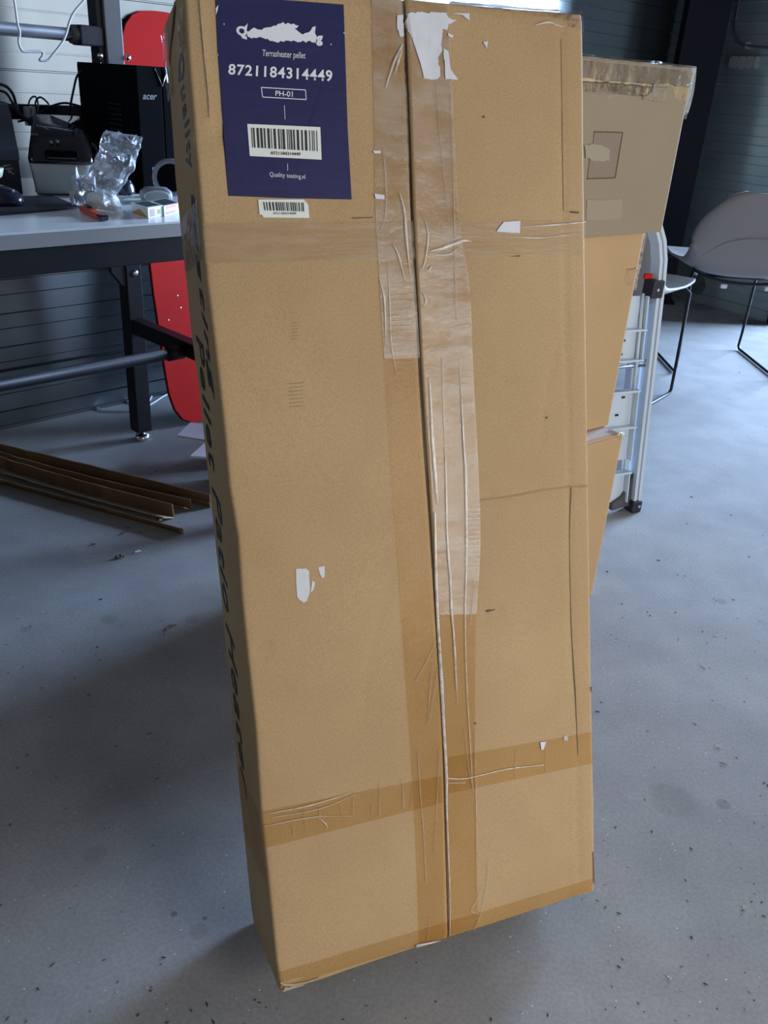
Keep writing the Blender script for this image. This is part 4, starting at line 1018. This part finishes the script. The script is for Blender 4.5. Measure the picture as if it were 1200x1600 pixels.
obj('sticker_panel', box(B(), .030, .040, -.0010, -.0006, .044, .054), mat('pale_blue', (.12, .33, .55), .5), pc)
# label printer: rounded white body, glossy black lid
def loft(rects, seg=6, cap=True):
    """rects: (x0,x1,y0,y1,z,radius)"""
    bm = B(); prev = None; first = None
    for (x0, x1, y0, y1, z, r) in rects:
        row = []
        for (cx, cy, a) in ((x1-r, y1-r, 0), (x0+r, y1-r, 90), (x0+r, y0+r, 180), (x1-r, y0+r, 270)):
            for k in range(seg+1):
                t = math.radians(a+90*k/seg); row.append(bm.verts.new((cx+r*math.cos(t), cy+r*math.sin(t), z if not callable(z) else z(cx+r*math.cos(t), cy+r*math.sin(t)))))
        if prev:
            n = len(row)
            for k in range(n): bm.faces.new((prev[k], prev[(k+1) % n], row[(k+1) % n], row[k]))
        else: bm.faces.new(row[::-1])
        prev = row
    bm.faces.new(prev); return bm
lm = desk_frame(55, 305, math.radians(-28))
lpz = thing('label_printer', (0, 0, 0), 'small label printer with white base and glossy black sloping lid, left of the plastic bag', 'printer', matrix=lm)
Wd = .128; Dd = .165
obj('base', loft([(0, Wd, 0, Dd, .004, .022), (0, Wd, 0, Dd, .012, .024), (-.004, Wd+.002, -.002, Dd, .05, .02), (-.006, Wd+.002, -.003, Dd, .066, .016)]), M['white'], lpz, True)
lidz = lambda k: (lambda x, y: .0665+k*(.018+.075*math.sin(min(1, max(0, (y+.003)/.11))*math.pi/2)))
obj('lid', loft([(-.006, Wd+.002, -.003, Dd, .0665, .016), (-.007, Wd+.003, -.004, Dd, .076, .018), (-.004, Wd+.0, .004, Dd-.004, lidz(.55), .02), (.002, Wd-.006, .012, Dd-.01, lidz(.88), .024), (.012, Wd-.016, .024, Dd-.02, lidz(1.0), .03)]), M['gloss'], lpz, True)
bm = B(); box(bm, .030, .100, -.0075, .01, .078, .095, .003); obj('paper_slot', bm, M['pcblack'], lpz)
bm = B(); box(bm, .034, .096, -.010, -.004, .078, .081, .001); obj('cutter_bar', bm, M['grey_steel'], lpz)
for x, z in ((.045, .112), (.058, .114)): obj('button', lathe(B(), [(.0035, 0), (.003, .002)], 10, mtx=Matrix.Translation((x, .016, z-.002)) @ Matrix.Rotation(.7, 4, 'X')), M['grey'], lpz)
flat_text('mm', .010, (.004, .022, .122), (1, 0, 0), (0, .55, .83), M['grey'], lpz, 'small_mark')
# card printer at the left edge
cm = desk_frame(36, 305, math.radians(-18))
cpz = thing('card_printer', (0, 0, 0), 'dark grey card printer with slanted top at the left edge of the bench', 'printer', matrix=cm)
bm = prism(B(), [(0, 0), (.0, .088), (.012, .094), (.06, .150), (.10, .172), (.15, .172), (.15, 0)], Vector((0, 1, 0)), UP, Vector((1, 0, 0)), Vector((0, 0, .002)), -.20, 0)
obj('housing', bm, M['dblack'], cpz)
bm = prism(B(), [(-.002, .070), (.0, .092), (.012, .098), (.06, .154), (.10, .176), (.15, .177), (.15, .16), (.08, .15), (.02, .085), (.01, .070)], Vector((0, 1, 0)), UP, Vector((1, 0, 0)), Vector((0, 0, .002)), -.202, .002)
obj('cover', bm, M['dgrey'], cpz)
for k, (x, z, w, h) in enumerate(((-.030, .052, .010, .004), (-.034, .058, .008, .004), (-.028, .060, .010, .003), (-.025, .046, .008, .005), (-.020, .054, .006, .003), (-.018, .043, .006, .003))):
    obj('emblem_stroke', box(B(), x, x+w, -.0008, 0, z, z+h, 0, Matrix.Rotation(0, 4, 'Z')), M['grey'], cpz)
bm = lathe(B(), [(.001, 0), (.030, .004), (.046, .018), (.050, .034), (.047, .036), (.040, .02), (.001, .01)], 24, mtx=Matrix.Translation((-.095, -.035, .025)) @ Matrix.Diagonal((1.2, .9, 1, 1)))
obj('output_tray', bm, M['cream'], cpz, True, 'cream rounded output tray')
obj('tray_bracket', box(B(), -.11, -.08, -.02, .0, .02, .04, .002), M['dblack'], cpz)
# mouse pad, mice
pad = thing('mouse_pad', (0, 0, 0), 'dark flat mouse pad at the front left of the bench', 'mouse pad', matrix=Matrix.Translation((0, 0, 0)))
pp = [dz(-90, 345), dz(128, 326), dz(82, 307.5), dz(-60, 311)]; c = sum(pp, Vector())/4; pad.location = (c.x, c.y, ZD+.0005)
obj('pad', prism(B(), [(q.x-c.x, q.y-c.y) for q in pp], Vector((1, 0, 0)), Vector((0, 1, 0)), UP, Vector((0, 0, 0)), 0, .0028), M['padmat'], pad, 'raw')
def dome(name, px, lx, ly, lz, ang, material, label, cat, zoff=0, grp=None):
    c = onz(*px, ZD+zoff); o = thing(name, (c.x, c.y, ZD+zoff), label, cat, grp, ang); bm = B()
    bmesh.ops.create_uvsphere(bm, u_segments=24, v_segments=14, radius=1)
    for v in bm.verts:
        z = v.co.z; v.co = Vector((v.co.x*lx*(1-.12*v.co.y), v.co.y*ly, max(z, -.25)*lz*(.8)+.2*lz)) 
    obj('body', bm, material, o, True)
    bm = B(); box(bm, -lx*.12, lx*.12, -ly*.75, -ly*.35, lz*.62, lz*.86, .002); obj('scroll_wheel', bm, M['grey_steel'], o)
    return o
dome('computer_mouse', (2, 318), .033, .055, .036, 1.1, M['mouse'], 'dark blue computer mouse resting on the pad at the far left', 'mouse', .0034)
dome('computer_mouse', (197, 303), .024, .020, .036, 1.2, M['mouse'], 'small dark rounded device standing behind the plastic bag', 'mouse', .001)
# headphones: black cup and grey band
hc = onz(147, 262, ZD+.05)
hp = thing('headphones', (hc.x+.008, hc.y+.02, ZD+.001), 'black headphones with a grey band between the label printer and the bag', 'headphones')
obj('ear_cup', lathe(B(), [(.012, -.012), (.03, -.01), (.036, 0), (.03, .012), (.01, .016)], 22, mtx=Matrix.Translation((0.01, 0, .062)) @ Matrix.Rotation(1.2, 4, 'Y') @ Matrix.Rotation(.3, 4, 'X')), M['gloss'], hp, True)
obj('head_band', tube(B(), spline([(-.06, .03, .045), (-.055, .03, .08), (-.035, .03, .098), (-.01, .03, .085), (.005, .02, .06)], 6), .005, 8), M['grey'], hp, True)
obj('ear_cup', lathe(B(), [(.012, -.01), (.026, -.008), (.030, 0), (.026, .01), (.01, .012)], 22, mtx=Matrix.Translation((-.065, .03, .031)) @ Matrix.Rotation(1.35, 4, 'Y')), M['dblack'], hp, True)
# black junction unit on the bench near the beam
jc = thing('screen_mount', (0, 0, 0), 'black bracket block clamped under the beam behind the printer', 'bracket', matrix=desk_frame(118, 285, 0))
obj('mount_body', box(B(), -.012, .075, .13, .17, 0, .155, .004), M['pcblack'], jc); obj('mount_knob', lathe(B(), [(.006, 0), (.005, .004)], 12, mtx=Matrix.Translation((.0, .13, .10)) @ Matrix.Rotation(math.pi/2, 4, 'X')), M['chrome'], jc)
# ring shaped speaker at the box edge
rc = dz(268, 308); rg = thing('ring_speaker', (rc.x, rc.y, ZD+.001), 'small grey ring shaped speaker standing right beside the leaning carton', 'speaker', None, .3)
rr = .036
obj('ring', tube(B(), [(rr*math.cos(t), 0, rr+.006+rr*math.sin(t)) for t in [2*math.pi*k/28 for k in range(28)]], .0065, 10, True), M['grey'], rg, True)
obj('mesh_front', lathe(B(), [(.030, -.006), (.030, .006)], 28, mtx=Matrix.Translation((0, 0, rr+.006)) @ Matrix.Rotation(math.pi/2, 4, 'X')), M['pcblack'], rg)
# grey round-cornered gadget
wc = dz(245, 317); wt = thing('grey_gadget', (wc.x, wc.y, ZD), 'small grey oval gadget with a pale rim lying behind the little boxes', 'gadget', None, .35)
obj('shell_body', loft([(-.032, .032, -.012, .030, .002, .012), (-.036, .036, -.014, .032, .012, .014), (-.034, .034, -.012, .03, .024, .014), (-.024, .024, -.004, .022, .032, .012)]), M['grey'], wt, True)
obj('rim', tube(B(), [(.026*math.cos(t), -.0145, .015+.0115*math.sin(t)) for t in [2*math.pi*k/24 for k in range(24)]], .0022, 8, True), M['white'], wt, True)
obj('face', lathe(B(), [(.0245, 0), (.024, .002)], 24, mtx=Matrix.Translation((0, -.0135, .015)) @ Matrix.Rotation(math.pi/2, 4, 'X') @ Matrix.Diagonal((1, .43, 1, 1))), mat('gadget_face', (.36, .38, .40), .4), wt)
# little boxes
def small_box(pn, pl_, pr, h, label):
    c, l_, r_ = dz(*pn), dz(*pl_), dz(*pr); o = thing('small_box', (c.x, c.y, ZD+.0004), label, 'box', 'small printed boxes on the bench')
    a_ = (l_-c); b_ = (r_-c); a_.z = b_.z = 0; q = [Vector((0, 0, 0)), b_, a_+b_, a_]
    bm = B(); prism(bm, [(v_.x, v_.y) for v_ in q], Vector((1, 0, 0)), Vector((0, 1, 0)), UP, Vector((0, 0, 0)), 0, h); obj('box_body', bm, M['paper'], o)
    q2 = [.08*(a_+b_), .92*b_+.08*a_, .92*(a_+b_), .92*a_+.08*b_]
    obj('top_print', prism(B(), [(v_.x, v_.y) for v_ in q2], Vector((1, 0, 0)), Vector((0, 1, 0)), UP, Vector((0, 0, 0)), h, h+.0004), M['dgrey'], o)
    return o, a_, b_
def face_print(o, dir_, pts, material, name):
    e_ = dir_.normalized(); n_ = Vector((e_.y, -e_.x, 0)); n_ = n_ if n_.dot(Vector((o.location.x, o.location.y, 0))) < 0 else -n_
    obj(name, prism(B(), [(a*dir_.length, b) for a, b in pts], e_, UP, n_, Vector((0, 0, 0)), 0, .0004), M[material], o)
k1, ka, kb = small_box((232, 342), (206, 334), (256, 338), .021, 'small white box with a gold triangle and dark top, left one of the pair')
face_print(k1, ka, [(.02, .001), (.95, .001), (.95, .005), (.5, .014)], 'gold', 'gold_print')
face_print(k1, kb, [(.12, .003), (.42, .003), (.42, .017), (.12, .017)], 'pink', 'pink_print'); face_print(k1, kb, [(.6, .006), (.8, .006), (.8, .015), (.6, .015)], 'gold', 'square_mark')
k2, ka, kb = small_box((257, 338.5), (236, 330), (281, 333), .020, 'small white box with red and pink print, right one of the pair beside the carton')
face_print(k2, kb, [(.1, .003), (.7, .003), (.7, .008), (.1, .008)], 'pink', 'pink_print'); face_print(k2, kb, [(.15, .014), (.75, .014), (.75, .019), (.15, .019)], 'orange', 'red_print')
# leaflet
lf = slab('paper_leaflet', [(190, 313), (212, 301), (232, 303), (228, 314)], ZD+.0003, .001, M['paper'], 'pale paper leaflet lying behind the small boxes', 'paper')
# box cutter
ca, cb = dz(130, 325, .006), dz(158, 339, .006); cu = thing('box_cutter', (ca.x, ca.y, ZD), 'orange box cutter with black ends at the front edge of the bench', 'knife')
v = cb-ca; v.z = 0; e_ = v.normalized(); s_ = Vector((-e_.y, e_.x, 0)); m_ = frame_m(Vector((0, 0, 0)), e_, s_, UP); Lc = v.length
obj('handle', box(B(), 0, Lc, -.009, .009, .001, .012, .003, m_), M['orange'], cu); obj('end_cap', box(B(), Lc, Lc+.02, -.0095, .0095, .001, .0125, .004, m_), M['mouse'], cu)
obj('slider', box(B(), .008, .05, -.002, .004, .012, .0165, .0015, m_), M['dblack'], cu); obj('blade_guide', box(B(), -.006, .0, -.006, .006, .002, .010, .001, m_), M['dblack'], cu)
# crumpled papers and roll beside the bag
def crumpled_sheet(name, px, z, amp, material, label, cat, n=9, sd=1, lift=.0):
    P = [onz(*p_, ZD) for p_ in px]; c = sum(P, Vector())/4; o = thing(name, (c.x, c.y, ZD), label, cat); bm = B(); g = []
    for j in range(n+1):
        row = []
        for i in range(n+1):
            q = P[0].lerp(P[1], i/n).lerp(P[3].lerp(P[2], i/n), j/n)-c
            h = amp*(.5+noise.noise(Vector((i*.7+sd, j*.7, sd))))+lift*j/n; row.append(bm.verts.new((q.x+.004*noise.noise(Vector((i, j, sd+3))), q.y+.004*noise.noise(Vector((i, j, sd+9))), max(.0012, h))))
        g.append(row)
    for a, b in zip(g, g[1:]):
        for i in range(n): bm.faces.new((a[i], a[i+1], b[i+1], b[i]))
    ob = obj('sheet', bm, material, o, False); sd_ = ob.modifiers.new('s', 'SOLIDIFY'); sd_.thickness = .0008; return o
crumpled_sheet('backing_paper', [(110, 325), (150, 330), (150, 312), (121, 310)], 0, .035, M['torn'], 'crumpled white backing paper left of the plastic bag', 'paper', sd=2, lift=.03)
rlc = dz(133, 307); rl_ = thing('label_roll', (rlc.x, rlc.y, ZD), 'roll of white labels standing behind the crumpled paper', 'label roll')
obj('roll', lathe(B(), [(.010, .001), (.024, .001), (.026, .004), (.026, .044), (.024, .046), (.010, .046)], 26), M['paper'], rl_, True)
obj('loose_strip', tube(B(), spline([(-.024, 0, .045), (-.034, -.002, .049), (-.044, .002, .045)], 5), .003, 6, flat=.4), M['grey_steel'], rl_, True)
# cream bandage roll in a clear bag
bcn = dz(157, 331); br = thing('cream_roll', (bcn.x, bcn.y, ZD+.0022), 'cream cloth roll lying inside the bottom of the clear bag', 'roll', None, -.35)
obj('roll_body', lathe(B(), [(.004, -.032), (.014, -.031), (.0165, -.026), (.0165, .026), (.014, .031), (.004, .032)], 24, mtx=Matrix.Translation((0, .01, .0168)) @ Matrix.Rotation(math.pi/2, 4, 'Y')), M['cream'], br, True)
# bag standing: loft between its measured outline
bag = thing('plastic_bag', (bcn.x, bcn.y, ZD), 'crumpled clear plastic bag standing on the bench in front of the computer', 'bag')
ols = [((124, 318), (196, 332)), ((122, 300), (190, 320)), ((127, 282), (181, 305)), ((140, 268), (192, 290)), ((147, 250), (205, 272)), ((154, 237), (211, 258)), ((157, 222), (214, 242)), ((160, 208), (219, 228)), ((168, 204), (223, 214))]
vd = Vector((bcn.x, bcn.y, 0)).normalized(); vs_ = Vector((vd.y, -vd.x, 0)); bm = B(); prev = None; rws = []
nlev = 26; cent = []
for j in range(nlev):
    k = j/(nlev-1)*(len(ols)-1); k0 = min(int(k), len(ols)-2); f_ = k-k0
    lp_ = Vector(ols[k0][0]).lerp(Vector(ols[k0+1][0]), f_); rp_ = Vector(ols[k0][1]).lerp(Vector(ols[k0+1][1]), f_)
    a = onpl(lp_.x, lp_.y, bcn, vd)-Vector((bcn.x, bcn.y, ZD)); b = onpl(rp_.x, rp_.y, bcn, vd)-Vector((bcn.x, bcn.y, ZD))
    row = []; thick = .034*(1-j/nlev)+.014*math.sin(j*.5)**2+.004
    for i in range(36):
        t = 2*math.pi*i/36; x = (1+math.cos(t))/2
        q = a.lerp(b, x)+vd*math.sin(t)*thick
        q += vd*.010*noise.noise(Vector((i*.45, j*.5, 3)))+vs_*.006*noise.noise(Vector((i*.5, j*.45, 8))); q.z = max(.001, q.z+.005*noise.noise(Vector((i*.5, j*.6, 5))))
        row.append(bm.verts.new(q))
    if prev:
        for i in range(36): bm.faces.new((prev[i], prev[(i+1) % 36], row[(i+1) % 36], row[i]))
    prev = row
obj('film', bm, M['bag'], bag, False)
# cables
def cable(name, px, r, material, label, cat='cable', n0=.0, depth=None):
    """px: (x, y, n) with n = distance from the rear leg plane towards the room"""
    P = [onpl(x, y, leg0+N1*n_, N1) for x, y, n_ in px]
    return tag(obj(name, tube(B(), spline(P, 8), r, 8), material, smooth=True), label, cat)
cable('power_cable', [(-30, 128, .02), (5, 133, .02), (20, 147, .03), (28, 172, .04), (40, 185, .05), (60, 196, .06)], .0035, M['cable'], 'black power cable arching in from the left, uppermost of the bundle')
cable('power_cable', [(-30, 140, .03), (5, 143, .03), (18, 158, .04), (30, 178, .05), (50, 195, .06)], .003, M['cable'], 'second black cable arching just under the uppermost one')
cable('power_cable', [(-30, 158, .04), (10, 163, .04), (35, 182, .05), (55, 192, .06)], .0038, M['cable'], 'black cable sloping down to the plug at the left')
cable('data_cable', [(44, 164, .03), (48, 154, .03), (55, 151, .03), (59, 160, .03), (58, 178, .04), (50, 190, .05)], .0022, M['bcable'], 'small dark blue cable loop left above the beam')
cable('data_cable', [(54, 178, .03), (56, 158, .03), (63, 152, .03), (72, 158, .03), (76, 163, .03)], .0022, M['cable'], 'small black cable loop beside the blue one above the beam')
cable('data_cable', [(28, 190, .05), (50, 184, .05), (76, 168, .04), (100, 161, .04), (125, 166, .04), (140, 172, .04)], .0026, M['cable'], 'black cable crossing in an arc in front of the beam')
cable('monitor_cable', [(128, 111, .10), (120, 120, .10), (115, 140, .10), (110, 165, .09), (106, 190, .08), (104, 205, .08)], .0028, M['cable'], 'black cable hanging from the top left corner of the computer')
cable('white_wire', [(18, -15, .05), (23, 5, .05), (27, 35, .05), (31, 52, .05), (29, 65, .05), (36, 80, .05), (55, 80, .05), (66, 81, .05), (66, 88, .05), (62, 94, .05), (74, 94, .05), (82, 86, .05), (98, 65, .05), (104, 50, .05), (110, 30, .05), (118, 16, .05), (135, -4, .05), (145, -20, .05)], .0028, M['wcable'], 'white wire looping down in front of the metal wall at the upper left')
cable('data_cable', [(100, 222, .2), (108, 211, .2), (120, 210, .2), (130, 222, .2), (132, 240, .2), (131, 262, .2), (130, 280, .2)], .0035, M['bcable'], 'blue grey cable loop behind the label printer')
cable('data_cable', [(115, 232, .21), (121, 248, .21), (124, 270, .21), (124, 285, .21)], .0035, M['wcable'], 'pale cable beside the blue grey loop behind the label printer')
ad = onpl(45, 178, leg0+N1*.04, N1); a_ = thing('power_plug', ad, 'pale grey power plug hanging among the black cables above the printer', 'plug')
a_.matrix_world = frame_m(ad, U1, -N1, UP)
obj('plug_body', box(B(), -.009, .003, -.01, .01, -.026, .016, .003), M['white'], a_); obj('plug_cover', box(B(), .004, .014, -.009, .009, -.022, .018, .003, Matrix.Rotation(.08, 4, 'Y')), M['wcable'], a_)
# cable on the floor under the bench
P = [onz(x, y, .004) for x, y in ((238, 617), (232, 628), (222, 633), (205, 629), (180, 625), (160, 627), (151, 634), (156, 640), (175, 642), (210, 641), (235, 632), (262, 616), (300, 605))]
tag(obj('floor_wire', tube(B(), spline(P, 6), .003, 8), M['wcable'], smooth=True), 'white wire looped on the floor behind the bench leg', 'cable')

# ------------------------------------------------------------------ litter on the floor
def shard(name, px, L1, w, h, ang, material, label, curve=.3):
    c = onz(*px); o = thing(name, (c.x, c.y, .0003), label, 'debris', None, ang); P = [Vector((L1*(k/6-.5), curve*L1*math.sin(k/6*2.6)*.6, h*.5+h*.6*math.sin(k*1.3)**2)) for k in range(7)]
    obj('fragment', tube(B(), P, [w*(.4+.6*math.sin(math.pi*(k+.7)/7.4)) for k in range(7)], 6, flat=.45), material, o, False); return o
M['chip'] = mat('wood_chip', (.12, .07, .045), .8, nscale=90, ncol=(.2, .13, .09)); M['straw'] = mat('straw_chip', (.50, .45, .36), .7); M['dchip'] = mat('dark_chip', (.035, .025, .02), .8)
shard('wood_fragment', (188, 874), .022, .006, .006, .3, M['chip'], 'small crumpled brown fragment on the floor in front of the angle strips', .6)
shard('wood_fragment', (192, 835), .022, .0018, .004, .9, M['dchip'], 'thin dark splinter left of the torn strip end', .1)
shard('wood_fragment', (200, 826), .016, .0014, .004, -.6, M['dchip'], 'short dark splinter crossing the thin one', .1)
shard('wood_fragment', (146, 852), .010, .003, .003, .2, M['chip'], 'tiny brown crumb left of the crumpled fragment', .3)
shard('plastic_scrap', (215, 864), .015, .004, .003, .5, M['ink_white'], 'tiny clear white scrap right of the crumpled brown fragment', .4)
shard('plastic_scrap', (252, 814), .010, .004, .004, .9, M['ink_white'], 'tiny white scrap at the end of the front angle strip', .4)
shard('leaf_fragment', (268, 984), .028, .0028, .003, .7, M['chip'], 'curled brown leaf fragment in the shadow left of the carton', .7)
shard('straw_piece', (1098, 1042), .016, .0015, .002, -1.1, M['straw'], 'pale straw piece on the right of the floor, the longer one', .3)
shard('straw_piece', (1122, 1168), .012, .0016, .002, -.5, M['straw'], 'short pale straw piece right of the lower part of the carton', .3)
shard('straw_piece', (1118, 994), .010, .0013, .002, -.4, M['straw'], 'thin pale straw piece nearest the dark oval stain', .3)
shard('straw_piece', (1062, 998), .009, .0013, .002, .8, M['straw'], 'pale straw piece halfway between the stain and the carton', .2)
shard('straw_piece', (1130, 1195), .012, .0014, .002, -.5, M['chip'], 'brown sliver just below the short straw piece', .2)
shard('straw_piece', (1045, 1530), .008, .0013, .002, -.9, M['straw'], 'pale chip near the bottom right of the floor', .2)
shard('straw_piece', (1163, 1420), .007, .0014, .002, -.4, M['straw'], 'pale chip at the lower right edge of the floor', .2)
bm = B(); r5 = random.Random(11)
for k in range(420):
    x = r5.uniform(0, 1200); y = r5.uniform(560, 1600)
    if x < 930 and x > 260 and y < 1560: continue
    c = onz(x, y); s = r5.uniform(.0006, .0019)*(1+c.y*.25); a = r5.uniform(0, 6.3); l = s*r5.uniform(1, 2.6)
    e_ = Vector((math.cos(a), math.sin(a), 0)); f_ = Vector((-e_.y, e_.x, 0)); c.z = .0004
    vs = [bm.verts.new(c+e_*l), bm.verts.new(c+f_*s*.5), bm.verts.new(c-e_*l), bm.verts.new(c-f_*s*.5), bm.verts.new(c+UP*s*.6)]
    for i in range(4): bm.faces.new((vs[i], vs[(i+1) % 4], vs[4]))
tag(obj('floor_dust', bm, M['dchip']), 'scattered dark grit and crumbs on the concrete floor', 'dust', kind='stuff')
bm = B()
for k in range(260):
    x = r5.uniform(0, 1200); y = r5.uniform(600, 1600)
    if x < 930 and x > 260 and y < 1560: continue
    c = onz(x, y); s = r5.uniform(.0005, .0015)*(1+c.y*.25); a = r5.uniform(0, 6.3); l = s*r5.uniform(1, 2.2)
    e_ = Vector((math.cos(a), math.sin(a), 0)); f_ = Vector((-e_.y, e_.x, 0)); c.z = .0004
    vs = [bm.verts.new(c+e_*l), bm.verts.new(c+f_*s*.5), bm.verts.new(c-e_*l), bm.verts.new(c-f_*s*.5), bm.verts.new(c+UP*s*.6)]
    for i in range(4): bm.faces.new((vs[i], vs[(i+1) % 4], vs[4]))
tag(obj('floor_dust', bm, M['straw']), 'scattered pale crumbs and shavings on the concrete floor', 'dust', kind='stuff')
